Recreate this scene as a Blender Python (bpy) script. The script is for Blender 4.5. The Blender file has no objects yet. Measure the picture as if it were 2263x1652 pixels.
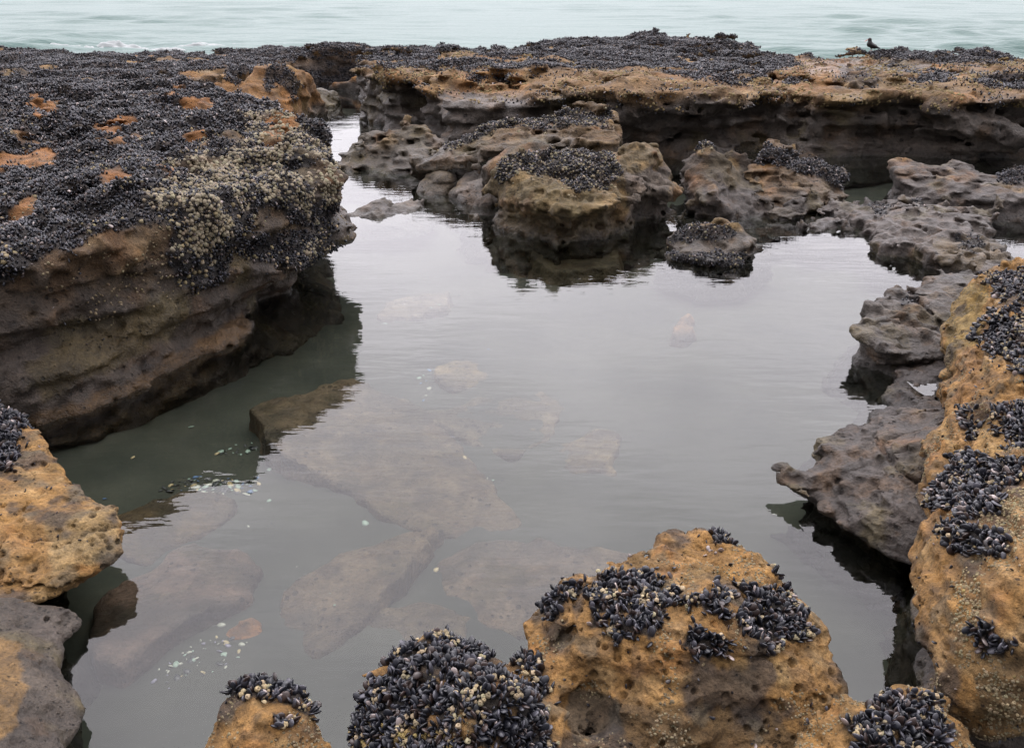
import bpy, math, random
import numpy as np
from mathutils import Vector, Matrix
from mathutils.bvhtree import BVHTree

# ------------------------------------------------------------------ camera, world, sun, exposure
SC = bpy.context.scene
COL = SC.collection
H, PITCH, F, CX, CY = 2.5, math.radians(24.5), 1933.0, 1131.5, 826.0   # layout units: a 2263 x 1652 frame
cam_d = bpy.data.cameras.new('camera')
cam_d.sensor_width, cam_d.sensor_fit, cam_d.lens = 36.0, 'HORIZONTAL', 36.0 * F / 2263
cam_d.clip_start, cam_d.clip_end = 0.05, 20000
cam = bpy.data.objects.new('camera', cam_d); COL.objects.link(cam)
cam.location = (0, 0, H); cam.rotation_euler = (math.pi / 2 - PITCH, 0, 0)
SC.camera = cam
SUN_EL, SUN_ROT = 70.0, 25.0
wd = bpy.data.worlds.new('World'); SC.world = wd; wd.use_nodes = True
N, Lk = wd.node_tree.nodes, wd.node_tree.links
bg = N['Background']; bg.inputs['Strength'].default_value = 0.1
sky = N.new('ShaderNodeTexSky'); sky.sky_type = 'NISHITA'; sky.sun_disc = False
sky.sun_elevation = math.radians(SUN_EL); sky.sun_rotation = math.radians(SUN_ROT)
tc = N.new('ShaderNodeTexCoord'); sep = N.new('ShaderNodeSeparateXYZ'); Lk.new(tc.outputs['Generated'], sep.inputs[0])
pw = N.new('ShaderNodeMath'); pw.operation = 'POWER'; pw.use_clamp = True; Lk.new(sep.outputs['Z'], pw.inputs[0]); pw.inputs[1].default_value = 0.85
grad = N.new('ShaderNodeMapRange'); Lk.new(pw.outputs[0], grad.inputs['Value'])
grad.inputs['From Min'].default_value = 0; grad.inputs['From Max'].default_value = 1
grad.inputs['To Min'].default_value = 6.8; grad.inputs['To Max'].default_value = 37.0      # overcast dome: zenith brighter than horizon
mp = N.new('ShaderNodeMapping'); mp.inputs['Scale'].default_value = (1.6, 1.6, 4.0); Lk.new(tc.outputs['Generated'], mp.inputs[0])
cn = N.new('ShaderNodeTexNoise'); cn.inputs['Scale'].default_value = 2.2; cn.inputs['Detail'].default_value = 4; Lk.new(mp.outputs[0], cn.inputs['Vector'])
cr = N.new('ShaderNodeMapRange'); Lk.new(cn.outputs['Fac'], cr.inputs['Value'])
cr.inputs['From Min'].default_value = 0.3; cr.inputs['From Max'].default_value = 0.7
cr.inputs['To Min'].default_value = 0.84; cr.inputs['To Max'].default_value = 1.12
mul = N.new('ShaderNodeMath'); mul.operation = 'MULTIPLY'; Lk.new(grad.outputs[0], mul.inputs[0]); Lk.new(cr.outputs[0], mul.inputs[1])
fy = N.new('ShaderNodeMath'); fy.operation = 'MULTIPLY_ADD'; Lk.new(sep.outputs['Y'], fy.inputs[0]); fy.inputs[1].default_value = 0.85; fy.inputs[2].default_value = 1.0   # cloud is thinner over the sea
mul2 = N.new('ShaderNodeMath'); mul2.operation = 'MULTIPLY'; Lk.new(mul.outputs[0], mul2.inputs[0]); Lk.new(fy.outputs[0], mul2.inputs[1]); mul = mul2
tint = N.new('ShaderNodeVectorMath'); tint.operation = 'SCALE'; tint.inputs[0].default_value = (1.035, 0.99, 1.055); Lk.new(mul.outputs[0], tint.inputs['Scale'])
mixw = N.new('ShaderNodeMix'); mixw.data_type = 'RGBA'; mixw.inputs['Factor'].default_value = 0.9
Lk.new(sky.outputs[0], mixw.inputs[6]); Lk.new(tint.outputs[0], mixw.inputs[7]); Lk.new(mixw.outputs[2], bg.inputs['Color'])
sun_d = bpy.data.lights.new('sun', 'SUN'); sun_d.energy = 0.9; sun_d.angle = math.radians(28); sun_d.color = (1.0, 0.96, 0.9)
sun = bpy.data.objects.new('sun', sun_d); COL.objects.link(sun)
el, az = math.radians(SUN_EL), math.radians(SUN_ROT)
sdir = Vector((math.cos(el) * math.sin(az), math.cos(el) * math.cos(az), math.sin(el)))   # towards the sun: high, out over the sea
sun.rotation_euler = sdir.to_track_quat('Z', 'Y').to_euler()
SC.view_settings.view_transform = 'Standard'; SC.view_settings.look = 'None'
SC.view_settings.exposure = 0.0; SC.view_settings.gamma = 1.0

# ------------------------------------------------------------------ geometry helpers
RNG = np.random.default_rng(7)
CP, SP = math.cos(PITCH), math.sin(PITCH)
def P(qx, qy, z):
    """the point of the plane at height z that the layout position (qx, qy) lies on"""
    dx, dy = (qx - CX) / F, -(qy - CY) / F
    d = (dx, CP + dy * SP, -SP + dy * CP)
    t = (z - H) / d[2]
    return d[0] * t, d[1] * t
def PY(qx, qy, y):
    dx, dy = (qx - CX) / F, -(qy - CY) / F
    d = (dx, CP + dy * SP, -SP + dy * CP); t = y / d[1]
    return d[0] * t, y, H + d[2] * t
def proj(v):
    dz = v[:, 2] - H
    dep = np.maximum(v[:, 1] * CP - dz * SP, 0.05)
    up = v[:, 1] * SP + dz * CP
    return np.stack([CX + F * v[:, 0] / dep, CY - F * up / dep], 1), dep
def hash01(ix, iy, iz, seed):
    h = (ix.astype(np.int64) * 374761393 + iy.astype(np.int64) * 668265263 + iz.astype(np.int64) * 2147483647 + seed * 974711) & 0xffffffff
    h = ((h ^ (h >> 13)) * 1274126177) & 0xffffffff
    h = ((h ^ (h >> 16)) * 2246822519) & 0xffffffff
    return ((h ^ (h >> 15)) & 0xffffff).astype(np.float32) / 0xffffff
def vnoise(p, cell, seed=0):
    q = p / np.asarray(cell, dtype=np.float64); i = np.floor(q).astype(np.int64); f = (q - i).astype(np.float32)
    u = f * f * (3 - 2 * f); r = 0
    for a in (0, 1):
        for b in (0, 1):
            for c in (0, 1):
                w = (u[:, 0] if a else 1 - u[:, 0]) * (u[:, 1] if b else 1 - u[:, 1]) * (u[:, 2] if c else 1 - u[:, 2])
                r = r + w * hash01(i[:, 0] + a, i[:, 1] + b, i[:, 2] + c, seed)
    return r * 2 - 1
def fbm(p, cell, seed=0, octs=3):
    r, a, s = 0, 1.0, 0
    c = np.asarray(cell, dtype=np.float64) * np.ones(3)
    for k in range(octs):
        r = r + a * vnoise(p, c, seed + k * 17); s += a; a *= 0.5; c = c / 2.03
    return r / s * 1.4
def worley(p, cell, seed=0):
    q = p / cell; i = np.floor(q).astype(np.int64); best = np.full(len(p), 9.0, np.float32); rad = np.zeros(len(p), np.float32)
    for a in (-1, 0, 1):
        for b in (-1, 0, 1):
            for c in (-1, 0, 1):
                j = i + (a, b, c)
                o = np.stack([hash01(j[:, 0], j[:, 1], j[:, 2], seed + s) for s in (0, 1, 2)], 1)
                d = np.sqrt(((j + o - q) ** 2).sum(1)); m = d < best
                best = np.where(m, d, best); rad = np.where(m, hash01(j[:, 0], j[:, 1], j[:, 2], seed + 5), rad)
    return best.astype(np.float32), rad
def lattice(n, lo, h, cell, seed):
    """interpolation matrix of a random lattice along one axis"""
    x = (lo + np.arange(n) * h) / cell; i0 = math.floor(x[0]); i = np.floor(x).astype(int); f = x - i
    m = i[-1] - i0 + 2; W = np.zeros((n, m), np.float32); u = f * f * f * (f * (f * 6 - 15) + 10)
    W[np.arange(n), i - i0] = 1 - u; W[np.arange(n), i - i0 + 1] = u
    return W
def grid_noise(shape, lo, h, cell, seed):
    cell = np.asarray(cell, dtype=float) * np.ones(3)
    Ws = [lattice(shape[k], lo[k], h, cell[k], 0) for k in range(3)]
    L = np.random.default_rng(seed).uniform(-1, 1, [W.shape[1] for W in Ws]).astype(np.float32)
    r = np.tensordot(Ws[0], L, (1, 0)); r = np.tensordot(r, Ws[1], (1, 1)); r = np.tensordot(r, Ws[2], (1, 1))
    return r
def chaikin(p, n=2):
    p = np.asarray(p, float)
    for _ in range(n):
        q = np.roll(p, -1, 0); p = np.stack([p * 0.86 + q * 0.14, p * 0.14 + q * 0.86], 1).reshape(-1, 2)
    return p
def poly_sd(px, py, poly):
    """signed distance (negative inside) of points to a closed polygon"""
    poly = np.asarray(poly, float); d = np.full(px.shape, 1e18); ins = np.zeros(px.shape, bool)
    for a, b in zip(poly, np.roll(poly, -1, 0)):
        e = b - a; wx, wy = px - a[0], py - a[1]
        t = np.clip((wx * e[0] + wy * e[1]) / (e @ e + 1e-12), 0, 1)
        d = np.minimum(d, (wx - e[0] * t) ** 2 + (wy - e[1] * t) ** 2)
        if a[1] != b[1]:
            ins ^= ((a[1] > py) != (b[1] > py)) & (px < (b[0] - a[0]) * (py - a[1]) / (b[1] - a[1]) + a[0])
    d = np.sqrt(d)
    return np.where(ins, -d, d)
def tps(ctrl, X, Y, smooth=1e-3):
    c = np.asarray(ctrl, float); n = len(c)
    def U(r2): return np.where(r2 > 0, 0.5 * r2 * np.log(r2 + 1e-12), 0)
    K = U(((c[:, None, :2] - c[None, :, :2]) ** 2).sum(2)) + np.eye(n) * smooth
    Pm = np.c_[np.ones(n), c[:, :2]]
    A = np.block([[K, Pm], [Pm.T, np.zeros((3, 3))]])
    s = np.linalg.solve(A, np.r_[c[:, 2], 0, 0, 0])
    r = s[n] + s[n + 1] * X + s[n + 2] * Y
    for k in range(n): r = r + s[k] * U((X - c[k, 0]) ** 2 + (Y - c[k, 1]) ** 2)
    return np.clip(r, c[:, 2].min() - 0.06, c[:, 2].max() + 0.06)
def surface_nets(D, lo, h):
    D[0], D[-1] = 1, 1; D[:, 0], D[:, -1] = 1, 1; D[:, :, 0], D[:, :, -1] = 1, 1
    s = D < 0
    cnt = np.zeros(tuple(n - 1 for n in D.shape), np.int8)
    for a in (0, 1):
        for b in (0, 1):
            for c in (0, 1):
                cnt += s[a:D.shape[0] - 1 + a, b:D.shape[1] - 1 + b, c:D.shape[2] - 1 + c]
    act = (cnt > 0) & (cnt < 8); idx = np.argwhere(act)
    ids = np.full(act.shape, -1, np.int32); ids[act] = np.arange(len(idx))
    pos = np.zeros((len(idx), 3)); k = np.zeros(len(idx))
    corners = [(a, b, c) for a in (0, 1) for b in (0, 1) for c in (0, 1)]
    val = {c: D[idx[:, 0] + c[0], idx[:, 1] + c[1], idx[:, 2] + c[2]] for c in corners}
    for c0 in corners:
        for ax in range(3):
            if c0[ax]: continue
            c1 = list(c0); c1[ax] = 1; c1 = tuple(c1)
            v0, v1 = val[c0], val[c1]; cr_ = (v0 < 0) != (v1 < 0)
            t = np.where(cr_, v0 / np.where(cr_, v0 - v1, 1), 0)
            e = np.array(c0, float)[None].repeat(len(idx), 0); e[:, ax] += t
            pos += e * cr_[:, None]; k += cr_
    pos = (idx + pos / np.maximum(k, 1)[:, None]) * h + np.asarray(lo)
    quads = []
    for ax in range(3):
        n0 = [slice(None)] * 3; n1 = [slice(None)] * 3; n0[ax] = slice(0, -1); n1[ax] = slice(1, None)
        a, b = s[tuple(n0)], s[tuple(n1)]
        e = np.argwhere(a != b); u, w = (ax + 1) % 3, (ax + 2) % 3
        e = e[(e[:, u] > 0) & (e[:, w] > 0) & (e[:, u] < D.shape[u] - 1) & (e[:, w] < D.shape[w] - 1)]
        flip = s[e[:, 0], e[:, 1], e[:, 2]]
        def cell(du, dw):
            q = e.copy(); q[:, u] -= du; q[:, w] -= dw
            return ids[q[:, 0], q[:, 1], q[:, 2]]
        f = np.stack([cell(1, 1), cell(0, 1), cell(0, 0), cell(1, 0)], 1)
        f[~flip] = f[~flip][:, ::-1]
        quads.append(f)
    f = np.concatenate(quads)
    return pos, f[(f >= 0).all(1)]
def biggest(v, f):
    """keep the largest connected piece of a mesh"""
    lab = np.arange(len(v))
    for _ in range(400):
        m = lab[f].min(1); new = lab.copy()
        for k in range(4): np.minimum.at(new, f[:, k], m)
        new = new[new]; new = new[new]
        if (new == lab).all(): break
        lab = new
    top = np.bincount(lab).argmax(); keep = lab == top; ids = np.cumsum(keep) - 1
    return v[keep], ids[f[keep[f[:, 0]]]]
def new_mesh(name, v, f, smooth=True):
    f = np.asarray(f, np.int32); n = f.shape[1]
    me = bpy.data.meshes.new(name)
    me.vertices.add(len(v)); me.vertices.foreach_set('co', np.asarray(v, np.float32).ravel())
    me.loops.add(f.size); me.loops.foreach_set('vertex_index', f.ravel())
    me.polygons.add(len(f)); me.polygons.foreach_set('loop_start', np.arange(0, f.size, n, dtype=np.int32))
    try: me.polygons.foreach_set('loop_total', np.full(len(f), n, np.int32))
    except Exception: pass
    if smooth: me.polygons.foreach_set('use_smooth', np.ones(len(f), bool))
    me.update(calc_edges=True)
    return me
def set_col(me, col, name='Col'):
    a = me.color_attributes.new(name, 'FLOAT_COLOR', 'POINT')
    c = np.ones((len(me.vertices), 4), np.float32); c[:, :col.shape[1]] = col
    a.data.foreach_set('color', c.ravel())
def link(name, me, mat=None, label=None, cat=None, group=None, kind=None, parent=None):
    o = bpy.data.objects.new(name, me); COL.objects.link(o)
    if mat is not None and me is not None and not me.materials: me.materials.append(mat)
    tag(o, label, cat, group, kind)
    if parent is not None: o.parent = parent
    return o
def tag(o, label=None, cat=None, group=None, kind=None):
    if label: o['label'] = label
    if cat: o['category'] = cat
    if group: o['group'] = group
    if kind: o['kind'] = kind
def normals(v, f):
    n = np.cross(v[f[:, 2]] - v[f[:, 0]], v[f[:, 3 if f.shape[1] == 4 else 1]] - v[f[:, 1 if f.shape[1] == 4 else 0]])
    r = np.zeros_like(v)
    for k in range(f.shape[1]):
        for c in range(3): r[:, c] += np.bincount(f[:, k], n[:, c], len(v))
    return r / np.maximum(np.linalg.norm(r, axis=1), 1e-12)[:, None]
def sstep(x, a, b):
    t = np.clip((x - a) / (b - a), 0, 1); return t * t * (3 - 2 * t)
def mixc(a, b, t): return a * (1 - t[:, None]) + np.asarray(b) * t[:, None]

# ------------------------------------------------------------------ materials
def mat_new(name):
    m = bpy.data.materials.new(name); m.use_nodes = True
    nt = m.node_tree; return m, nt.nodes, nt.links, nt.nodes['Principled BSDF']
def nd(N, t, **kw):
    n = N.new(t)
    for k, v in kw.items():
        if hasattr(n, k): setattr(n, k, v)
        else: n.inputs[k].default_value = v
    return n
def rock_mat(name, scale=1.0, bump=1.0, pitscale=42):
    m, N, L, b = mat_new(name)
    at = nd(N, 'ShaderNodeVertexColor', layer_name='Col')
    geo = nd(N, 'ShaderNodeNewGeometry')
    n1 = nd(N, 'ShaderNodeTexNoise', Scale=9 / scale, Detail=8, Roughness=0.65)
    n2 = nd(N, 'ShaderNodeTexNoise', Scale=70 / scale, Detail=6, Roughness=0.7)
    vo = nd(N, 'ShaderNodeTexVoronoi', Scale=95 / scale)
    for n in (n1, n2, vo): L.new(geo.outputs['Position'], n.inputs['Vector'])
    r1 = nd(N, 'ShaderNodeMapRange'); L.new(n1.outputs['Fac'], r1.inputs['Value'])
    for k, v in (('From Min', .3), ('From Max', .7), ('To Min', .5), ('To Max', 1.5)): r1.inputs[k].default_value = v
    r2 = nd(N, 'ShaderNodeMapRange'); L.new(n2.outputs['Fac'], r2.inputs['Value'])
    for k, v in (('From Min', .3), ('From Max', .7), ('To Min', .5), ('To Max', 1.5)): r2.inputs[k].default_value = v
    mu = nd(N, 'ShaderNodeMath', operation='MULTIPLY'); L.new(r1.outputs[0], mu.inputs[0]); L.new(r2.outputs[0], mu.inputs[1])
    # small pits and specks, shade painted dark into the colour, radius varying per cell
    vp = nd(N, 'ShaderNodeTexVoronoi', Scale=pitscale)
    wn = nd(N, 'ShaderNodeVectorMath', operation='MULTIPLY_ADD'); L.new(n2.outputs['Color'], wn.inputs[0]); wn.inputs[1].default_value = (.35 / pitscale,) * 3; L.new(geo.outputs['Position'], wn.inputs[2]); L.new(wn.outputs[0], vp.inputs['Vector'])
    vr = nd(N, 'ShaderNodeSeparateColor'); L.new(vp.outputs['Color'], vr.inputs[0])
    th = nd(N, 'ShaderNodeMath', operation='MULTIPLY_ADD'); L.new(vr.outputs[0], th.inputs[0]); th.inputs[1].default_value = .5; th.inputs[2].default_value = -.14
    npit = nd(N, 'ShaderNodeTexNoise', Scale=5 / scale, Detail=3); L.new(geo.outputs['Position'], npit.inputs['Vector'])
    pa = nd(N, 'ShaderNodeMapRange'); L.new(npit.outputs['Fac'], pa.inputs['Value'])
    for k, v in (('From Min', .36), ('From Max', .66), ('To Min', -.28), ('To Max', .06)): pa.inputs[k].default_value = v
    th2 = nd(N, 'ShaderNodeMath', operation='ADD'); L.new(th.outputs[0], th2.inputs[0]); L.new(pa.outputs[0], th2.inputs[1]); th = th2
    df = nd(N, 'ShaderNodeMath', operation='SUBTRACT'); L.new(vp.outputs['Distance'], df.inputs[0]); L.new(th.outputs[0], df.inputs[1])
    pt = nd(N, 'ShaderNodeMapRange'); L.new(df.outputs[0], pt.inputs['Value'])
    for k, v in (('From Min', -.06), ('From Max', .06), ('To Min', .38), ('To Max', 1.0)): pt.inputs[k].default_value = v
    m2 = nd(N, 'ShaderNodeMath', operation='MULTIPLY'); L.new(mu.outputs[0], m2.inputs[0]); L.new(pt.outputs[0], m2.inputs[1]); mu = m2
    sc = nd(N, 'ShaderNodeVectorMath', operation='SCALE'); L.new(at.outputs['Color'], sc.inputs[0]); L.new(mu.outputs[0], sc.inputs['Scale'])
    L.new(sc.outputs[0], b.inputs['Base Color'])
    # roughness from the alpha of the painted attribute
    L.new(at.outputs['Alpha'], b.inputs['Roughness'])
    b.inputs['Specular IOR Level'].default_value = 0.35
    bp1 = nd(N, 'ShaderNodeBump', Strength=0.9 * bump, Distance=0.04 * scale); L.new(n1.outputs['Fac'], bp1.inputs['Height'])
    bp2 = nd(N, 'ShaderNodeBump', Strength=0.9 * bump, Distance=0.010 * scale); L.new(n2.outputs['Fac'], bp2.inputs['Height']); L.new(bp1.outputs[0], bp2.inputs['Normal'])
    bp3 = nd(N, 'ShaderNodeBump', Strength=0.35 * bump, Distance=0.006 * scale); L.new(vo.outputs['Distance'], bp3.inputs['Height']); L.new(bp2.outputs[0], bp3.inputs['Normal'])
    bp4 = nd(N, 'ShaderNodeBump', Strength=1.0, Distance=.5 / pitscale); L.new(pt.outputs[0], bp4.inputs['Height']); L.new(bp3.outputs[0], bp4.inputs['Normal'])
    L.new(bp4.outputs[0], b.inputs['Normal'])
    return m
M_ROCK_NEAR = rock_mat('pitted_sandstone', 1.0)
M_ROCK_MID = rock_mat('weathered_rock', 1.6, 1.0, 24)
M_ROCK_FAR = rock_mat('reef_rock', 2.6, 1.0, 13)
def shell_mat(name, rough, spec):
    m, N, L, b = mat_new(name)
    at = nd(N, 'ShaderNodeVertexColor', layer_name='Col'); L.new(at.outputs['Color'], b.inputs['Base Color'])
    b.inputs['Roughness'].default_value = rough; b.inputs['Specular IOR Level'].default_value = spec
    return m
M_MUSSEL = shell_mat('mussel_shell', 0.33, 0.5)
M_BARN = shell_mat('barnacle_shell', 0.85, 0.2)
M_FRAG = shell_mat('nacre', 0.4, 0.5)

# ------------------------------------------------------------------ rocks: solids carved from a distance field
OCHRE, TAN, ORANGE = (.205, .112, .036), (.25, .165, .075), (.22, .095, .025)
GREY, DGREY, OLIVE, BROWN = (.068, .055, .046), (.04, .032, .027), (.085, .066, .026), (.095, .056, .028)
ROCKS = {}
def to_xy(pts, z):
    return [P(p[0], p[1], p[2] if len(p) > 2 else z) if not (len(p) == 4) else (p[0], p[1]) for p in pts]
def tri_xyz(pts, z):
    r = []
    for p in pts:
        if len(p) == 4: r.append((p[0], p[1], p[2]))
        else:
            x, y = P(p[0], p[1], p[2]); r.append((x, y, p[2]))
    return r
def rock(key, name, label, cat, poly, tops, prof, h, z=0.3, r=0.06, lumps=None, zlo=-0.5, cuts=(), adds=(), thick=None, pm=None,
         seed=1, lo=GREY, hi=OCHRE, zt=(0.2, 0.5), patches=(), pits=0, mat=None, rough=(.5, .85), spots=(), tex=1.0, wob=0.12, cap=None, topn=0.0, ridge=None, sharp=False, algae=1.0, cracks=None, ak=.05, bands=0, calm=None):
    named = (OCHRE, TAN, ORANGE, GREY, DGREY, OLIVE, BROWN)
    dk = lambda c: c if c in named else tuple(k * (.58 if key not in ('central', 'spur', 'slab', 'tilted', 'grey_block', 'back_boulder', 'orange', 'islet') else .45) for k in c)
    lo, hi, patches = dk(lo), dk(hi), [(a, dk(c), s) for a, c, s in patches]
    xy = np.array(to_xy(poly, z)); xy = xy if sharp else chaikin(xy, 2)
    ctrl = tri_xyz(tops, z)
    zhi = max(c[2] for c in ctrl) + 0.26 + topn
    mg = max([abs(p[1]) for p in prof if p[1] > 0] + [0]) + 0.12
    lo3 = np.array([xy[:, 0].min() - mg, xy[:, 1].min() - mg, zlo - 2 * h]); hi3 = np.array([xy[:, 0].max() + mg, xy[:, 1].max() + mg, zhi])
    if cap is not None: lo3[:2] = np.maximum(lo3[:2], cap[0]); hi3[:2] = np.minimum(hi3[:2], cap[1])
    shp = np.ceil((hi3 - lo3) / h).astype(int) + 1
    xs, ys, zs = [lo3[k] + np.arange(shp[k]) * h for k in range(3)]
    X, Y = np.meshgrid(xs, ys, indexing='ij')
    pts2 = np.stack([X.ravel(), Y.ravel(), np.zeros(X.size)], 1)
    d2 = poly_sd(X, Y, xy) + wob * 0.5 * fbm(pts2, (0.5 * tex, 0.5 * tex, 1), seed + 3, 4).reshape(X.shape)
    T = tps(ctrl, X, Y)
    if topn: T = T + topn * (fbm(pts2, (1.1 * tex, 0.8 * tex, 1), seed + 9, 4)).reshape(X.shape)
    st = {'fore': .055, 'wall': .06, 'left_boulder': .05, 'corner': .045, 'ledge': .10, 'tip': .04, 'grey_shelf': .05, 'platform': .05}.get(key, 0)
    if st:      # bedding: broken steps along the tilted layers
        u = (T + .16 * X + .10 * Y + .02 * fbm(pts2, (.3, .3, 1), seed + 80, 3).reshape(X.shape)) / st; fr = u - np.floor(u)
        T = T + st * .75 * (sstep(fr, .36, .64) - fr) * sstep(fbm(pts2, (.5, .5, 1), seed + 81, 2).reshape(X.shape), -.35, .25)
    pf = np.array(prof); off = np.interp(zs, pf[:, 0], pf[:, 1])
    m = np.ones_like(X) if pm is None else np.clip(pm(X, Y), 0, 1.5)
    a = (d2[:, :, None] - off[None, None] * m[:, :, None]).astype(np.float32)
    b = (zs[None, None] - T[:, :, None]).astype(np.float32)
    D = np.maximum(a, b) + np.maximum(r - np.abs(a - b), 0) ** 2 / (4 * r)
    if thick is not None:
        D = np.maximum(D, (T - thick)[:, :, None] - zs[None, None])
    del a, b
    def local(c, rad, mode, k=0.05):
        c = np.array(c, float)
        p0 = c[:, :3].min(0) - np.max(rad) - 2.5 * k; p1 = c[:, :3].max(0) + np.max(rad) + 2.5 * k
        i0 = np.clip(np.floor((p0 - lo3) / h).astype(int), 0, shp); i1 = np.clip(np.ceil((p1 - lo3) / h).astype(int) + 1, 0, shp)
        if (i1 - i0 < 2).any(): return
        gx, gy, gz = np.meshgrid(xs[i0[0]:i1[0]], ys[i0[1]:i1[1]], zs[i0[2]:i1[2]], indexing='ij')
        best = np.full(gx.shape, 1e9)
        if len(c) == 1:
            R = np.asarray(rad, float) * np.ones(3); q = np.sqrt(((gx - c[0, 0]) / R[0]) ** 2 + ((gy - c[0, 1]) / R[1]) ** 2 + ((gz - c[0, 2]) / R[2]) ** 2)
            best = (q - 1) * R.min()
        for s0, s1 in zip(c[:-1], c[1:]):
            e = s1 - s0; wx, wy, wz = gx - s0[0], gy - s0[1], gz - s0[2]
            t = np.clip((wx * e[0] + wy * e[1] + wz * e[2]) / (e @ e), 0, 1)
            best = np.minimum(best, np.sqrt((wx - e[0] * t) ** 2 + (wy - e[1] * t) ** 2 + (wz - e[2] * t) ** 2) - np.max(rad))
        sl = (slice(i0[0], i1[0]), slice(i0[1], i1[1]), slice(i0[2], i1[2])); d = D[sl]
        if mode == 'cut': o = -best; D[sl] = np.maximum(d, o) + np.maximum(k - np.abs(d - o), 0) ** 2 / (4 * k)
        else: D[sl] = np.minimum(d, best) - np.maximum(k - np.abs(d - best), 0) ** 2 / (4 * k)
    for c, rad in adds: local(c, rad, 'add', ak)
    for c, rad in cuts: local(c, rad, 'cut')
    for j, (cell, amp, zs_) in enumerate(lumps or [(.4, .05, .6), (.17, .035, .5), (.07, .02, .6), (.04, .011, .8)]):
        if cell < 2.2 * h: continue
        D += amp * grid_noise(shp, lo3, h, (cell, cell, cell * zs_), seed * 31 + j)
    sa = {'fore': (.012, .035), 'wall': (.013, .04), 'left_boulder': (.010, .04), 'corner': (.008, .035), 'stub': (.008, .035), 'ledge': (.03, .09), 'reef': (.05, .14), 'tip': (.010, .035), 'grey_shelf': (.012, .04), 'tilted': (.03, .07), 'back_right': (.02, .07), 'slab': (.02, .07)}.get(key)
    if sa:      # layers showing on the sides
        D += sa[0] * grid_noise(shp, lo3, h, (.7, .7, sa[1]), seed * 31 + 90)
    cups = {'reef': [(.34, .13, .55), (.17, .07, .6)], 'reef_left': [(.34, .12, .6)], 'orange': [(.25, .09, .8)], 'ledge': [(.2, .05, .6), (.1, .03, .7)]}.get(key, [(.17, .075, .65), (.09, .04, .7)] if key in ('central', 'spur', 'slab', 'tilted', 'grey_block', 'platform') else [])
    for j, (cell, amp, zs_) in enumerate(cups):      # honeycomb weathering: rounded hollows between sharp rims
        g = amp * (np.abs(grid_noise(shp, lo3, h, (cell, cell, cell * zs_), seed * 31 + 80 + j)) - .22)
        if key[:4] == 'reef': g *= (1 - .85 * sstep(zs, .78, .92)).astype(np.float32)
        D += g
    for j, (cell, amp, zs_) in enumerate(ridge or []):
        g = np.abs(grid_noise(shp, lo3, h, (cell, cell, cell * zs_), seed * 31 + 20 + j)); g -= .28; g *= amp
        if calm is not None: g *= (calm[2] + (1 - calm[2]) * sstep(zs, calm[0], calm[1])).astype(np.float32)
        D += g
    if cracks:
        for j, (cell, dep_, wid) in enumerate(cracks):
            g = np.abs(grid_noise(shp, lo3, h, (cell, cell, cell), seed * 31 + 50 + j)); D += dep_ * np.clip(1 - g / wid, 0, 1)
    v, f = biggest(*surface_nets(D, lo3, h)); del D
    n = normals(v, f)
    if pits:
        w, rr = worley(v * (1, 1, 1.0), 0.045, seed + 40)
        dens = sstep(fbm(v, 0.3, seed + 41, 2), -0.45, 0.25)
        v = v - n * (sstep(1 - w / (0.14 + 0.32 * rr), 0, .5) * 0.022 * pits * dens)[:, None]
        w2, rr = worley(v, 0.021, seed + 45)
        v = v - n * (np.clip(1 - w2 / (0.2 + 0.3 * rr), 0, 1) * 0.009 * pits * sstep(fbm(v, 0.2, seed + 46, 2), -0.3, 0.3))[:, None]
    bd = 0
    if bands:
        vs = v + np.array((0, 0, 1)) * (.25 * v[:, :1] + .12 * v[:, 1:2])
        bd = vnoise(vs, (.5, .5, .022), seed + 70) * .6 + vnoise(vs, (.35, .35, .010), seed + 71) * .5
        bd = bd * sstep(fbm(v, .35, seed + 72, 2), -.3, .4)
        v = v + n * (.0035 * bands * bd)[:, None]
    # base colour: tidal zones and weathering stains
    q, dep = proj(v)
    nz = n[:, 2]
    t = sstep(v[:, 2] + 0.16 * fbm(v, 0.45 * tex, seed + 50, 4), zt[0], zt[1])
    c = mixc(np.tile(np.array(lo), (len(v), 1)), hi, t)
    c = mixc(c, TAN, 0.7 * t * sstep(fbm(v, 0.22 * tex, seed + 51, 4), 0.1, 0.65))
    c = mixc(c, ORANGE, 0.5 * t * sstep(fbm(v, 0.3 * tex, seed + 52, 4), 0.2, 0.7))
    c = mixc(c, BROWN, 0.6 * sstep(fbm(v, 0.17 * tex, seed + 53, 4), 0.1, 0.6))
    c = mixc(c, OLIVE, 0.6 * sstep(fbm(v, 0.35 * tex, seed + 54, 4), 0.15, 0.6) * (1 - 0.5 * t))
    c = mixc(c, DGREY, 0.5 * (1 - t) * sstep(fbm(v, 0.3 * tex, seed + 55, 4), -0.1, 0.5))
    if algae < .2: c = mixc(c, (.034, .036, .026), .5 * sstep(fbm(v, .32, seed + 59, 4), -.05, .5))     # silt lying on sunken stone
    for pp, cc, st in patches:
        sd = poly_sd(q[:, 0], q[:, 1], pp) + 16 * fbm(v, 0.14 * tex, seed + 60, 3)
        c = mixc(c, cc, st * sstep(-sd, -6, 6))
    c = mixc(c, c * np.array((.42, .50, .38)), algae * sstep(-v[:, 2] + .03 * fbm(v, .2, seed + 58, 2), -.03, .05))
    if bands:
        c = c * (1 + .22 * bands * bd)[:, None]
        c = mixc(c, DGREY, .8 * sstep(fbm(v, .16, seed + 73, 4), .12, .5)); c = mixc(c, (.085, .07, .045), .6 * sstep(fbm(v, .09, seed + 74, 3), .25, .65))
    wet = sstep(.075 - v[:, 2] + .05 * fbm(v, .25 * tex, seed + 75, 3), -.02, .05)
    c = c * (1 - .38 * wet)[:, None]
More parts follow.
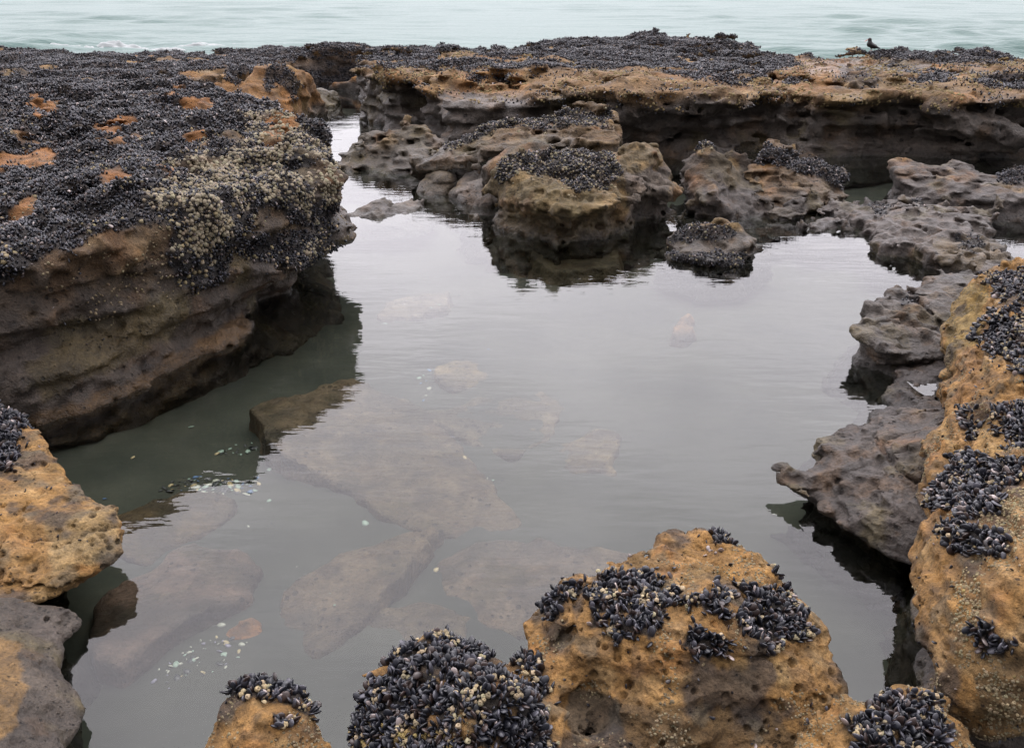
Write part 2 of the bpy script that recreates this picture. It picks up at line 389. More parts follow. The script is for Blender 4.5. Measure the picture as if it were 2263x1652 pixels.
    c = c * (1 + 0.22 * fbm(v, 0.08 * tex, seed + 56, 3))[:, None]
    rg = rough[0] + (rough[1] - rough[0]) * t + 0.12 * fbm(v, 0.15 * tex, seed + 57, 2) - .25 * wet
    ROCKS[key] = dict(v=v, f=f, n=n, q=q, dep=dep, c=np.clip(c, 0.01, 0.9), rg=np.clip(rg, .25, 1), name=name, label=label, cat=cat, mat=mat or M_ROCK_MID, tex=tex, seed=seed)
def finish_rocks():
    for k, R in ROCKS.items():
        me = new_mesh(R['name'], R['v'], R['f'])
        set_col(me, np.c_[R['c'], R['rg']])
        R['obj'] = link(R['name'], me, R['mat'], R['label'], R['cat'])

W_ = 'w'
# the long mussel ledge on the left
rock('ledge', 'rock_ledge', 'massive undercut rock ledge at left, mussel black on top, bare brown face below', 'rock ledge',
     [(-4.6, 4.35, 0, W_), (-2.95, 4.78, 0, W_), (-2.56, 5.12, 0, W_), (-2.3, 5.55, 0, W_), (-2.08, 6.0, 0, W_), (-1.8, 6.6, 0, W_), (-1.52, 6.95, 0, W_), (-1.44, 7.25, 0, W_),
      (-1.5, 7.6, 0, W_), (-1.75, 8.4, 0, W_), (-2.05, 9.4, 0, W_), (-2.7, 10.6, 0, W_), (-3.4, 11.6, 0, W_), (-4.4, 13.0, 0, W_), (-6.5, 14.5, 0, W_), (-13, 15, 0, W_), (-13, 5, 0, W_)],
     [(0, 560, 1.0), (200, 520, 1.05), (430, 420, 1.13), (560, 360, 1.17), (700, 300, 1.13), (735, 300, 1.1), (700, 245, 1.1), (560, 207, 1.1), (480, 188, 1.05), (300, 200, 1.15), (100, 240, 1.1), (250, 330, 1.1), (100, 420, 1.05), (0, 300, 1.1), (-12, 8, 1.15, W_), (-12, 14, 1.1, W_), (400, 280, 1.2), (0, 170, 1.05)],
     [(-.6, .1), (-.3, -.08), (-.05, -.38), (.1, -.4), (.28, -.2), (.4, 0), (.52, 0), (.62, -.12), (.75, -.06), (1.0, 0.02), (1.3, 0)],
     ridge=[(.7,.16,.8),(.3,.09,.7),(.13,.04,.5)], h=.024, z=1.1, r=.16, zlo=-.55, seed=3, lo=(.078, .058, .042), hi=(.09, .062, .038), zt=(.5, .9), mat=M_ROCK_MID, wob=.16, topn=.07,
     pm=lambda X, Y: np.clip((Y - 4.9) / 2.0, .12, 1.1),
     cuts=[([(-3.6, 4.35, .50), (-2.9, 4.78, .50), (-2.5, 5.2, .46)], .10), ([(-2.9, 4.5, .33), (-2.4, 5.25, .37), (-2.1, 5.95, .38), (-1.75, 6.6, .36)], .085), ([(-1.75, 6.35, .78), (-1.45, 6.9, .74)], .05)],
     adds=[([(-3.5, 4.6, .06), (-2.85, 5.02, -.02), (-2.45, 5.7, -.10), (-2.2, 6.3, -.16)], .20)], ak=.22, algae=.2, calm=(.55, .9, .5),
     cap=((-13, 3.5), (3, 15.2)), lumps=[(.7, .05, .6), (.3, .035, .6), (.12, .02, .5), (.06, .018, .6)],
     patches=[([(0, 960), (330, 820), (540, 690), (560, 740), (380, 900), (100, 1040), (0, 1080)], (.15, .085, .032), .8), ([(60, 800), (260, 730), (420, 690), (300, 790), (100, 880)], (.105, .075, .03), .7),
              ([(250, 440), (480, 470), (420, 560), (200, 620), (60, 600)], (.12, .072, .035), .6)])
# far reef
CRX = 24.0
rock('reef', 'reef', 'long far reef shelf with mussel covered top, ochre rim and dark undercut wall', 'reef',
     [(800, 157, .86), (860, 168, .95), (950, 184, .95), (1000, 205, .9), (1130, 206, .92), (1250, 195, .95), (1350, 205, .95), (1450, 203, .95), (1600, 212, .95), (1700, 200, .95), (1830, 207, .95), (2000, 201, .95), (2150, 212, .95), (2263, 206, .95),
      (16, 12.5, 0, W_), (20, 20, 0, W_), (12, 22, 0, W_), (8.5, 21.8, 0, W_), (5, 24.3, 0, W_), (1, 24.5, 0, W_), (-3.4, 24.2, 0, W_), (-3.6, 21, 0, W_)],
     [(800, 157, .86), (860, 168, .95), (960, 184, .9), (1000, 200, .8), (1120, 200, .8), (1250, 195, .95), (1350, 205, .95), (1600, 212, .92), (1830, 207, .95), (2100, 212, .95), (2263, 206, .95),
      (1050, 175, .86), (1250, 170, .98), (1500, 165, 1.0), (1700, 170, 1.0), (1900, 170, .8), (2100, 170, .95), (2260, 170, .95), (840, 130, .9), (1000, 125, .95),
      PY(1500, 86, 23.6) + (W_,), PY(1210, 90, 23.6) + (W_,), PY(1360, 92, 23.6) + (W_,), PY(1640, 101, 23.4) + (W_,), PY(1720, 116, 22.6) + (W_,), PY(1790, 114, 22.4) + (W_,), PY(1925, 124, 21.2) + (W_,), PY(2060, 120, 21) + (W_,), PY(2263, 126, 21) + (W_,), PY(1075, 116, 23.8) + (W_,), PY(950, 110, 23.8) + (W_,), PY(830, 110, 23.8) + (W_,), (15, 20, .9, W_), (16, 14, .95, W_)],
     [(-.5, .3), (-.2, .1), (0, -.08), (.08, -.22), (.2, -.28), (.26, -.40), (.4, -.46), (.47, -.32), (.52, -.30), (.58, -.46), (.7, -.44), (.78, -.2), (.84, 0), (1.2, 0)],
     ridge=[(.6,.09,.45),(.25,.06,.4)], pm=lambda X, Y: np.clip((X + 1.3) / 1.8, .22, 1), h=.042, z=.95, r=.12, zlo=-.3, seed=11, lo=(.10, .08, .064), hi=(.25, .15, .068), zt=(.68, .9), mat=M_ROCK_FAR, wob=.34, topn=.13, tex=2.0, cap=((-4.2, 12), (12.2, 24.8)),
     lumps=[(.9, .07, .6), (.45, .07, .35), (.2, .045, .4), (.1, .032, .6)],
     adds=[([PY(1370, 260, 13.6), PY(1470, 250, 13.6)], .35),
           ([PY(1380, 225, 13.2), PY(1620, 222, 13.1), PY(1700, 240, 13.3)], .12), ([PY(1790, 260, 13.6), PY(1980, 262, 13.7), PY(2100, 285, 13.6)], .16), ([PY(2080, 250, 13.3), PY(2250, 300, 13)], .25)],
     cuts=[([PY(905, 222, 15.2)], (.30, .5, .30)), ([PY(1000, 235, 13.6), PY(1120, 235, 13.4)], .2), ([PY(1200, 215, 13.1), PY(1310, 222, 13.0)], .17), ([PY(1880, 168, 14.5)], (.36, .6, .5)), ([PY(1700, 285, 13.6)], (.12, .3, .3)), ([PY(1770, 250, 13.6)], (.12, .4, .3)), ([PY(1100, 165, 15.6)], (.4, .4, .2))],
     patches=[([(1000, 150), (1160, 160), (1160, 205), (1000, 205)], (.42, .2, .06), .5), ([(1720, 120), (1960, 130), (1830, 200), (1700, 190)], (.33, .16, .05), .6), ([(1860, 150), (1960, 150), (1920, 195), (1850, 190)], DGREY, .8)])
rock('reef_left', 'reef', 'far strip of mussel blackened reef along the sea edge, left of the water channel', 'reef',
     [(-5.6, 13.2, 0, W_), (-5.9, 15, 0, W_), (-6.0, 17.2, 0, W_), (-5.2, 18.6, 0, W_), (-4.9, 20.0, 0, W_), (-5.3, 21.3, 0, W_), (-4.6, 22.6, 0, W_), (-2.9, 23.4, 0, W_), (-1, 23.4, 0, W_), (-.6, 24.6, 0, W_), (-6, 24.6, 0, W_), (-12, 24, 0, W_), (-19, 23, 0, W_), (-19, 14, 0, W_), (-8, 13.4, 0, W_)],
     [(-5.8, 14, .95, W_), (-6, 16, .88, W_), (-5.8, 18, .78, W_), (-5.6, 20, .7, W_), PY(560, 112, 23.6) + (W_,), PY(690, 108, 23.8) + (W_,), PY(830, 110, 24) + (W_,), PY(1000, 112, 24) + (W_,), PY(430, 124, 23.4) + (W_,), PY(200, 124, 22.8) + (W_,), PY(0, 125, 22.4) + (W_,), (-9, 15, .88, W_), (-9, 19, .78, W_), (-18, 22, .68, W_), (-17, 15, .9, W_), (-3, 23.6, .75, W_)],
     [(-.3, .3), (.1, .1), (.5, 0), (1, 0)],
     h=.045, z=.95, r=.14, zlo=-.3, seed=17, lo=(.12, .09, .07), hi=(.27, .15, .06), zt=(.45, .75), mat=M_ROCK_FAR, wob=.4, topn=.13, tex=2.0, cap=((-14.5, 13), (0, 24.8)),
     lumps=[(.8, .08, .7), (.4, .06, .6), (.2, .035, .6), (.1, .016, .7)])
OUT = [(-.4, .15), (0, .02), (.3, 0), (1.2, -.02)]
FLARE = [(-.4, .12), (0, .04), (.15, .05), (.4, 0), (1.2, -.05)]
rock('orange', 'boulder', 'orange sandstone boulder with small mussel clumps on its crown, behind the long left ledge', 'boulder',
     [(470, 190, .8), (500, 170, .9), (560, 148, 1.0), (630, 145, .98), (680, 160, .8), (684, 198, .45), (726, 252, .03), (690, 264, .02), (600, 235, .5), (520, 225, .55)],
     [(480, 190, .8), (520, 165, .85), (570, 152, .98), (630, 148, .96), (674, 164, .8), (676, 202, .42), (710, 245, .08), (620, 190, .7), (560, 190, .75), (650, 215, .4)], OUT, ridge=[(.4,.08,.7)], h=.035, z=.6, r=.12, zlo=-.3, seed=21, zt=(.05, .3), lo=(.15, .11, .07), hi=(.34, .17, .055), mat=M_ROCK_FAR, tex=1.6)
rock('orange_block', 'boulder', 'low orange block standing in the channel beside the far reef', 'boulder',
     [(722, 185, .08), (726, 160, .4), (760, 152, .5), (800, 155, .5), (806, 180, .15), (770, 190, .05)], [(730, 165, .4), (760, 155, .5), (800, 158, .5), (790, 180, .2), (740, 183, .15)], OUT, h=.04, r=.1, zlo=-.3, seed=22, zt=(.1, .25), hi=(.38, .18, .05), mat=M_ROCK_FAR, tex=1.6)
rock('channel_stone', 'boulder', 'small olive brown stone lying in the channel water', 'boulder',
     [(702, 235, 0), (702, 215, .15), (725, 203, .25), (748, 205, .2), (751, 225, .05), (730, 238, 0)], [(712, 215, .17), (735, 206, .22), (745, 220, .1), (715, 230, .08)], OUT, h=.03, r=.08, zlo=-.25, seed=23, lo=(.14, .11, .06), hi=(.16, .12, .06), mat=M_ROCK_FAR)
rock('spur', 'rock_spur', 'sloping grey brown rock spur running from the reef down into the channel water', 'rock spur',
     [(733, 350, .1), (780, 312, .28), (845, 280, .42), (905, 262, .56), (1010, 262, .65), (1010, 300, .4), (950, 345, .2), (900, 375, .06), (800, 382, .03), (735, 372, .03)],
     [(738, 350, .1), (785, 315, .28), (845, 284, .42), (905, 265, .55), (1000, 265, .6), (980, 310, .35), (930, 345, .2), (860, 360, .1), (760, 368, .05), (850, 315, .32)],
     [(-.4, .1), (-.05, 0), (.08, -.12), (.18, 0), (1, 0)], ridge=[(.35,.12,.4),(.15,.05,.4)], cracks=[(.55, .05, .05), (.25, .02, .05)], h=.028, z=.4, r=.1, zlo=-.35, seed=25, lo=(.125, .10, .072), hi=(.135, .105, .065), mat=M_ROCK_FAR, wob=.25, tex=1.3, lumps=[(.5, .06, .4), (.22, .045, .35), (.1, .02, .4), (.06, .018, .6)])
rock('slab', 'rock_slab', 'tilted rock slab topped with mussels over a dark hollow in front of the reef wall', 'rock slab',
     [(915, 365, .28), (945, 335, .42), (1000, 305, .55), (1075, 266, .7), (1150, 256, .75), (1340, 246, .8), (1370, 285, .75), (1362, 325, .6), (1200, 322, .55), (1110, 338, .48), (1050, 348, .44), (1000, 345, .44), (950, 355, .36)],
     [(920, 362, .28), (950, 335, .42), (1000, 308, .53), (1075, 268, .68), (1150, 258, .74), (1340, 248, .8), (1365, 290, .72), (1355, 320, .62), (1200, 315, .58), (1100, 338, .5), (1000, 340, .45)],
     [(-.4, 0), (1.2, 0)], ridge=[(.3,.06,.4)], cracks=[(.55, .05, .05), (.25, .02, .05)], h=.026, z=.5, r=.07, zlo=-.3, thick=.16, seed=27, lo=(.14, .105, .065), hi=(.2, .13, .065), zt=(.45, .7), mat=M_ROCK_FAR, wob=.16, tex=1.2,
     adds=[([PY(930, 385, 11.6), PY(922, 365, 11.5)], .12), ([PY(1190, 330, 11.6), PY(1350, 320, 11.9)], .24), ([PY(1300, 300, 12.4)], (.6, .3, .45))], lumps=[(.4, .035, .5), (.17, .03, .35), (.08, .014, .5)])
rock('stone_a', 'boulder', 'small angular brown stone standing in the water under the slab hollow', 'boulder',
     [(925, 425, 0), (938, 392, .12), (946, 374, .2), (975, 371, .22), (998, 378, .19), (1003, 400, .1), (985, 432, .02), (950, 432, 0)], [(948, 376, .21), (995, 380, .19), (940, 410, .08), (985, 425, .04), (970, 390, .2)], OUT, sharp=True, cracks=[(.3, .03, .06)], lumps=[(.3, .03, .8), (.14, .018, .7), (.06, .008, .7)], h=.022, z=.2, r=.05, zlo=-.3, seed=28, lo=(.15, .115, .075), hi=(.17, .13, .08))
rock('stone_b', 'boulder', 'smooth grey stone leaning against the big central boulder, beside the small angular one', 'boulder',
     [(995, 425, .05), (1028, 382, .2), (1060, 378, .22), (1090, 405, .2), (1085, 440, .08), (1050, 455, 0), (1010, 445, 0)], [(1000, 425, .08), (1035, 385, .2), (1070, 388, .21), (1075, 430, .12), (1045, 445, .05), (1040, 410, .18)], OUT, sharp=True, cracks=[(.3, .03, .06)], lumps=[(.3, .03, .8), (.14, .018, .7), (.06, .008, .7)], h=.022, z=.2, r=.06, zlo=-.3, seed=29, lo=(.17, .14, .115), hi=(.18, .145, .12))
rock('back_boulder', 'boulder', 'smooth grey brown boulder behind the central boulder, below the slab', 'boulder',
     [(1058, 375, .35), (1090, 345, .5), (1180, 318, .68), (1230, 320, .68), (1210, 345, .6), (1140, 380, .45), (1080, 405, .25)], [(1062, 375, .38), (1095, 345, .52), (1180, 320, .68), (1200, 330, .64), (1120, 365, .52)], OUT, h=.025, z=.45, r=.09, zlo=-.2, seed=30, lo=(.15, .12, .09), hi=(.16, .125, .09))
rock('central', 'boulder', 'big rugged central boulder capped with mussels on the far side of the pool', 'boulder',
     [(1048, 452, .15), (1075, 425, .33), (1092, 385, .52), (1150, 345, .62), (1240, 326, .64), (1340, 330, .66), (1430, 318, .7), (1468, 345, .62), (1488, 385, .45), (1482, 420, .3), (1410, 440, .3), (1395, 465, .2), (1340, 500, .13), (1250, 498, .17), (1140, 500, .1), (1090, 480, .1)],
     [(1052, 452, .14), (1075, 428, .3), (1100, 385, .52), (1150, 348, .61), (1240, 330, .63), (1340, 335, .65), (1430, 322, .69), (1465, 350, .58), (1480, 400, .32), (1400, 400, .5), (1380, 440, .4), (1340, 440, .42), (1250, 440, .45), (1160, 430, .45), (1110, 430, .36), (1090, 470, .12), (1130, 480, .2), (1300, 380, .6), (1200, 390, .57), (1420, 370, .6)],
     [(-.4, .2), (-.1, .06), (0, .0), (.1, -.05), (.22, 0), (.36, .14), (.5, .2), (.7, .14)], ridge=[(.3,.11,.8),(.13,.06,.7)], cracks=[(.55, .05, .05), (.25, .02, .05)], h=.02, z=.4, r=.1, zlo=-.4, seed=33, lo=(.16, .12, .068), hi=(.21, .155, .08), zt=(.05, .4), mat=M_ROCK_MID, wob=.2, tex=.9,
     lumps=[(.5, .07, .8), (.24, .06, .7), (.11, .03, .6), (.055, .02, .7)], cuts=[([PY(1290, 500, 8.7)], (.18, .2, .10)), ([PY(1150, 420, 8.9), PY(1120, 500, 8.9)], .07), ([PY(1375, 400, 9.2), PY(1400, 480, 9.2)], .06)],
     adds=[([PY(1390, 440, 9.4), PY(1460, 430, 9.5)], .14)], patches=[([(1380, 380), (1480, 370), (1485, 480), (1385, 490)], (.17, .14, .12), .8), ([(1180, 400), (1330, 420), (1330, 480), (1180, 470)], (.24, .18, .08), .5)])
rock('flat', 'rock_slab', 'low flat grey rock barely breaking the water between the left ledge and the central boulder', 'rock slab',
     [(742, 468, .03), (752, 453, .07), (840, 448, .08), (900, 440, .08), (925, 434, .08), (948, 440, .05), (935, 455, .02), (890, 474, .01), (800, 480, .01)], [(750, 460, .04), (820, 455, .08), (900, 445, .08), (935, 440, .07), (890, 465, .03), (800, 472, .03)], [(-.3, .2), (0, 0), (.2, 0)], h=.018, z=.04, r=.05, zlo=-.2, seed=35, lo=(.17, .14, .11), hi=(.17, .14, .11), wob=.18)
rock('grey_block', 'rock_outcrop', 'jumbled grey outcrop with a small mussel nub on top, right of the central boulder', 'rock outcrop',
     [(1500, 475, .02), (1508, 420, .2), (1497, 380, .35), (1530, 330, .6), (1575, 305, .75), (1600, 330, .6), (1650, 350, .5), (1680, 420, .25), (1790, 470, .05), (1700, 488, .01), (1640, 480, .02), (1560, 484, 0)],
     [(1505, 470, .05), (1515, 425, .22), (1505, 380, .38), (1540, 330, .58), (1565, 308, .74), (1595, 330, .58), (1545, 385, .42), (1580, 400, .2), (1640, 370, .4), (1670, 430, .2), (1760, 470, .07), (1640, 470, .05), (1560, 470, .12), (1545, 420, .3)], [(-.3, .2), (0, .02), (.1, 0), (.8, 0)],
     ridge=[(.35,.1,.8),(.14,.05,.6)], cracks=[(.55, .05, .05), (.25, .02, .05)], h=.022, z=.3, r=.06, zlo=-.35, seed=37, lo=(.115, .092, .077), hi=(.125, .098, .076), wob=.15, tex=1.0)
rock('tilted', 'rock_slab', 'tilted layered brown slab with a ridge of mussels near the reef wall', 'rock slab',
     [(1640, 350, .52), (1700, 321, .6), (1765, 335, .5), (1830, 355, .42), (1874, 388, .32), (1876, 420, .2), (1810, 455, .14), (1740, 468, .12), (1690, 440, .2), (1645, 400, .32)],
     [(1645, 350, .52), (1700, 325, .6), (1765, 338, .5), (1830, 358, .42), (1868, 388, .32), (1865, 415, .2), (1800, 445, .14), (1740, 455, .12), (1690, 425, .22), (1655, 390, .36), (1760, 390, .36)], [(-.3, .05), (0, -.08), (.1, -.04), (.2, 0), (.7, 0)],
     ridge=[(.3,.08,.3),(.12,.05,.35)], cracks=[(.55, .05, .05), (.25, .02, .05)], h=.02, z=.35, r=.05, zlo=-.3, seed=39, lo=(.15, .115, .08), hi=(.19, .125, .07), zt=(.1, .35), wob=.16, tex=1.0, lumps=[(.4, .04, .5), (.17, .035, .25), (.08, .018, .3), (.05, .008, .6)])
rock('islet', 'boulder', 'little mussel crusted rock islet alone in the pool, right of the central boulder', 'boulder',
     [(1475, 548, 0), (1485, 520, .1), (1520, 500, .2), (1600, 490, .26), (1640, 495, .26), (1660, 520, .12), (1705, 545, .01), (1660, 570, .01), (1620, 588, 0), (1560, 588, 0), (1490, 572, 0)],
     [(1485, 540, .06), (1500, 515, .16), (1550, 500, .22), (1600, 495, .25), (1637, 496, .28), (1650, 530, .1), (1690, 546, .03), (1610, 580, .04), (1560, 580, .05), (1500, 565, .06), (1580, 540, .13)], FLARE, ridge=[(.12,.05,.7)], h=.016, z=.1, r=.05, zlo=-.3, seed=41, lo=(.15, .12, .09), hi=(.24, .16, .07), zt=(.18, .3), tex=.7)
rock('platform', 'rock_platform', 'low lumpy grey rock platform along the right shore of the pool', 'rock platform',
     [(1755, 495, .01), (1780, 465, .1), (1850, 440, .12), (1960, 440, .1), (2000, 430, .2), (2100, 430, .25), (2230, 440, .25), (2320, 445, .2), (2290, 462, .08), (2195, 486, .03), (2175, 512, .02), (2222, 552, .02), (2265, 600, .05), (2200, 610, .08), (2090, 602, .04), (2000, 566, .02), (1945, 555, .03), (1942, 520, .04), (1895, 502, .03), (1800, 512, .0)],
     [(1770, 485, .05), (1860, 450, .12), (1960, 450, .1), (2060, 450, .22), (2220, 450, .2), (2185, 478, .1), (2165, 520, .12), (2215, 565, .06), (2200, 590, .12), (2100, 570, .16), (2040, 545, .2), (1960, 535, .1), (2000, 490, .18), (1880, 480, .08), (1810, 500, .03), (2100, 510, .2)],
     [(-.3, .06), (0, 0), (.05, -.02), (.3, 0)], ridge=[(.25,.08,.7),(.11,.05,.7)], cracks=[(.55, .05, .05), (.25, .02, .05)], h=.02, z=.1, r=.05, zlo=-.3, seed=43, lo=(.12, .098, .084), hi=(.125, .10, .082), wob=.15, tex=1.0, lumps=[(.4, .05, .6), (.18, .04, .6), (.08, .02, .7), (.05, .009, .8)],
     patches=[([(2060, 530), (2180, 520), (2230, 570), (2160, 600), (2080, 585)], (.15, .105, .05), .7)])
rock('back_right', 'rock_outcrop', 'jagged upright grey outcrop at the right edge in front of the reef wall', 'rock outcrop',
     [(1978, 430, .1), (1972, 388, .28), (1990, 350, .42), (2050, 372, .35), (2130, 362, .4), (2190, 385, .35), (2240, 362, .45), (2330, 372, .42), (2360, 450, .2), (2230, 470, .12), (2100, 452, .12), (2020, 450, .1)],
     [(1983, 400, .26), (1992, 354, .42), (2050, 374, .35), (2130, 366, .39), (2190, 388, .34), (2240, 368, .42), (2300, 380, .42), (2250, 450, .2), (2100, 440, .18), (2020, 440, .14), (2080, 405, .3)], [(-.3, .1), (0, 0), (.15, -.05), (.3, 0), (.6, 0)],
     ridge=[(.3,.05,.5),(.13,.045,.35)], cracks=[(.55, .05, .05), (.25, .02, .05)], h=.022, z=.35, r=.06, zlo=-.3, seed=45, lo=(.10, .082, .072), hi=(.11, .088, .074), wob=.2, lumps=[(.4, .03, .8), (.18, .025, .7), (.08, .014, .6), (.05, .008, .7)], topn=.03)
# right-hand shore
rock('grey_shelf', 'rock_shelf', 'grey rock shelf with a dark overhanging end, mirrored in the pool at right', 'rock shelf',
     [(1882, 722, .26), (1892, 690, .28), (1940, 648, .28), (2000, 626, .28), (2050, 605, .3), (2130, 596, .3), (2200, 690, .2), (2180, 800, .1), (2080, 800, .12), (2000, 795, .14), (1968, 772, .22), (1930, 750, .24)],
     [(1890, 720, .26), (1900, 690, .27), (1945, 655, .26), (2050, 612, .28), (2120, 605, .3), (2140, 700, .26), (2110, 780, .16), (2000, 785, .15), (1960, 755, .23), (2020, 700, .25)], [(-.35, .2), (-.05, 0), (.05, -.1), (.12, -.08), (.2, 0), (.5, 0)],
     ridge=[(.2,.05,.6),(.08,.03,.6)], cracks=[(.55, .05, .05), (.25, .02, .05)], h=.012, z=.25, r=.04, zlo=-.35, seed=47, lo=(.095, .08, .068), hi=(.11, .09, .068), tex=.7, wob=.09, lumps=[(.3, .03, .5), (.14, .022, .4), (.06, .018, .5), (.03, .006, .6)], pits=.25)
rock('grey_low', 'rock_shelf', 'low wet grey ledge holding a round puddle beside the ochre wall', 'rock shelf',
     [(1985, 800, .03), (2080, 795, .06), (2180, 800, .1), (2180, 940, .2), (2070, 970, .16), (1960, 985, .1), (1830, 985, .02), (1870, 945, .02), (1915, 905, .01), (1960, 880, .01), (1985, 850, .02)],
     [(2000, 810, .07), (2080, 810, .1), (2150, 820, .14), (2060, 880, .07), (1990, 870, .06), (1950, 920, .06), (1870, 960, .04), (2060, 940, .12), (2140, 930, .2), (1990, 930, .09)], [(-.35, .25), (0, 0), (.3, 0)],
     ridge=[(.15,.06,.8),(.07,.03,.8)], h=.012, z=.08, r=.04, zlo=-.35, seed=49, lo=(.09, .073, .064), hi=(.095, .075, .063), tex=.7, wob=.08, cuts=[([PY(2068, 850, 4.95)], (.11, .2, .07))], lumps=[(.3, .02, .6), (.14, .022, .6), (.06, .012, .7), (.03, .009, .8)], pits=.25)
rock('tip', 'rock_slab', 'pointed grey slab jutting over the water from the right shore, its underside in dark shadow', 'rock slab',
     [(1800, 968, .18), (1850, 955, .2), (1930, 935, .22), (2010, 900, .25), (2110, 920, .3), (2110, 1050, .25), (2060, 1210, .12), (2010, 1262, .03), (1960, 1235, .05), (1900, 1190, .07), (1845, 1145, .1), (1800, 1115, .1), (1750, 1080, .1), (1700, 1058, .1), (1710, 1038, .12), (1770, 1022, .16), (1830, 1000, .18)],
     [(1805, 972, .18), (1850, 960, .2), (2000, 920, .26), (2090, 950, .34), (2070, 1080, .3), (2030, 1210, .16), (2005, 1255, .05), (1940, 1215, .08), (1860, 1140, .12), (1780, 1090, .1), (1715, 1052, .1), (1790, 1025, .15), (1860, 1020, .2), (1910, 1100, .17), (1990, 1000, .32)], [(-.4, .05), (-.1, -.12), (.02, -.12), (.08, 0), (.5, 0)],
     ridge=[(.2,.05,.5),(.08,.025,.5)], cracks=[(.55, .05, .05), (.25, .02, .05)], h=.0105, z=.15, r=.035, zlo=-.4, seed=51, lo=(.095, .077, .065), hi=(.10, .08, .063), tex=.6, wob=.07, lumps=[(.3, .025, .6), (.13, .02, .5), (.06, .010, .6), (.03, .009, .8)], pits=.25)
rock('wall', 'rock_wall', 'tall ochre sandstone wall along the right edge, pitted and dotted with mussel clumps', 'rock wall',
     [(2140, 612, .6), (2100, 690, .55), (2105, 790, .5), (2090, 880, .5), (2048, 935, .48), (2058, 1000, .48), (2045, 1100, .46), (2020, 1180, .44), (2028, 1290, .42), (2046, 1400, .38), (2030, 1500, .3), (2080, 1570, .22), (2180, 1615, .2), (2263, 1630, .2), (2.6, 2.1, 0, W_), (3.7, 2.6, 0, W_), (4.3, 5.0, 0, W_), (3.4, 5.5, 0, W_)],
     [(2150, 618, .62), (2200, 600, .78), (2263, 600, .85), (2115, 700, .52), (2200, 700, .72), (2263, 700, .8), (2110, 800, .48), (2200, 800, .66), (2095, 890, .46), (2200, 900, .66), (2060, 950, .46), (2160, 960, .6), (2263, 960, .72), (2065, 1100, .46), (2150, 1080, .58), (2263, 1080, .72), (2040, 1200, .42), (2150, 1200, .58), (2263, 1200, .66), (2060, 1400, .36), (2150, 1400, .48), (2263, 1400, .56), (2050, 1500, .26), (2150, 1560, .3), (2263, 1580, .4), (3.2, 3, .8, W_), (4, 5, .95, W_)],
     [(-.4, .05), (-.05, -.06), (.1, -.08), (.25, -.02), (.35, 0), (1, -.04)], ridge=[(.2,.04,.6)], bands=1.0, cracks=[(.5, .03, .05), (.28, .014, .05)], h=.0105, z=.5, r=.08, zlo=-.4, seed=53, zt=(.1, .3), pits=1.0, mat=M_ROCK_NEAR, tex=.6, wob=.08, cap=((.8, 2.0), (3.3, 5.7)), lumps=[(.35, .035, .6), (.15, .028, .5), (.07, .013, .6), (.03, .009, .8)],
     patches=[([(2090, 640), (2180, 620), (2170, 760), (2090, 800)], (.27, .19, .06), .7), ([(2070, 930), (2230, 940), (2240, 1010), (2090, 1020)], (.46, .28, .10), .6), ([(2150, 1500), (2263, 1440), (2263, 1600), (2200, 1620)], (.12, .09, .05), .6), ([(2120, 760), (2170, 760), (2150, 1000), (2100, 980)], (.33, .16, .06), .4)])
# foreground
rock('fore', 'boulder', 'large pitted ochre boulder filling the bottom foreground, with mussel clumps and a round pothole', 'boulder',
     [(1570, 1178, .42), (1625, 1203, .42), (1700, 1256, .4), (1768, 1292, .38), (1792, 1350, .36), (1832, 1402, .3), (1868, 1482, .24), (1902, 1550, .2), (1885, 1600, .2), (1840, 1652, .2), (1800, 1800, .2), (720, 1800, .2), (752, 1652, .26), (798, 1520, .3), (885, 1430, .33), (1000, 1395, .34), (1062, 1402, .32), (1090, 1442, .27), (1140, 1440, .27), (1150, 1418, .3), (1158, 1365, .34), (1190, 1320, .37), (1290, 1272, .4), (1400, 1222, .42), (1500, 1190, .42)],
     [(1570, 1185, .44), (1400, 1235, .42), (1300, 1280, .42), (1200, 1330, .4), (1170, 1410, .34), (1750, 1310, .41), (1500, 1300, .48), (1650, 1350, .47), (1780, 1380, .38), (1860, 1490, .26), (1500, 1430, .45), (1700, 1450, .41), (1500, 1540, .35), (1300, 1470, .37), (1115, 1450, .29), (1000, 1405, .37), (860, 1480, .34), (1000, 1490, .44), (1000, 1600, .40), (1160, 1560, .36), (1400, 1590, .25), (1300, 1640, .22), (1600, 1620, .2), (1790, 1580, .23), (860, 1630, .32), (1000, 1780, .25), (1500, 1780, .1), (1250, 1540, .3)],
     [(-.4, 0), (0, -.1), (.15, -.04), (.3, 0), (.6, 0)], ridge=[(.2,.035,.6)], bands=1.0, cracks=[(.5, .03, .05), (.28, .014, .05)], h=.0065, z=.35, r=.06, zlo=-.3, seed=57, zt=(-.1, .16), pits=1.0, mat=M_ROCK_NEAR, tex=.5, wob=.06, lumps=[(.3, .03, .7), (.14, .022, .6), (.06, .016, .7), (.03, .009, .8)], cap=((-.9, 1.75), (1.3, 3.2)),
     cuts=[([(*P(1312, 1572, .29), .29)], (.092, .118, .20)), ([(*P(1445, 1640, .2), .16), (*P(1560, 1650, .2), .14)], .05)],
     patches=[([(1350, 1560), (1700, 1560), (1780, 1652), (1350, 1652)], (.13, .085, .04), .75), ([(1262, 1530), (1310, 1515), (1362, 1540), (1372, 1600), (1340, 1640), (1275, 1640), (1252, 1590)], (.085, .07, .05), .85), ([(1400, 1490), (1700, 1480), (1640, 1560), (1380, 1550)], (.48, .30, .12), .5)])  # the oval patch paints the pothole's inner shade into the colour
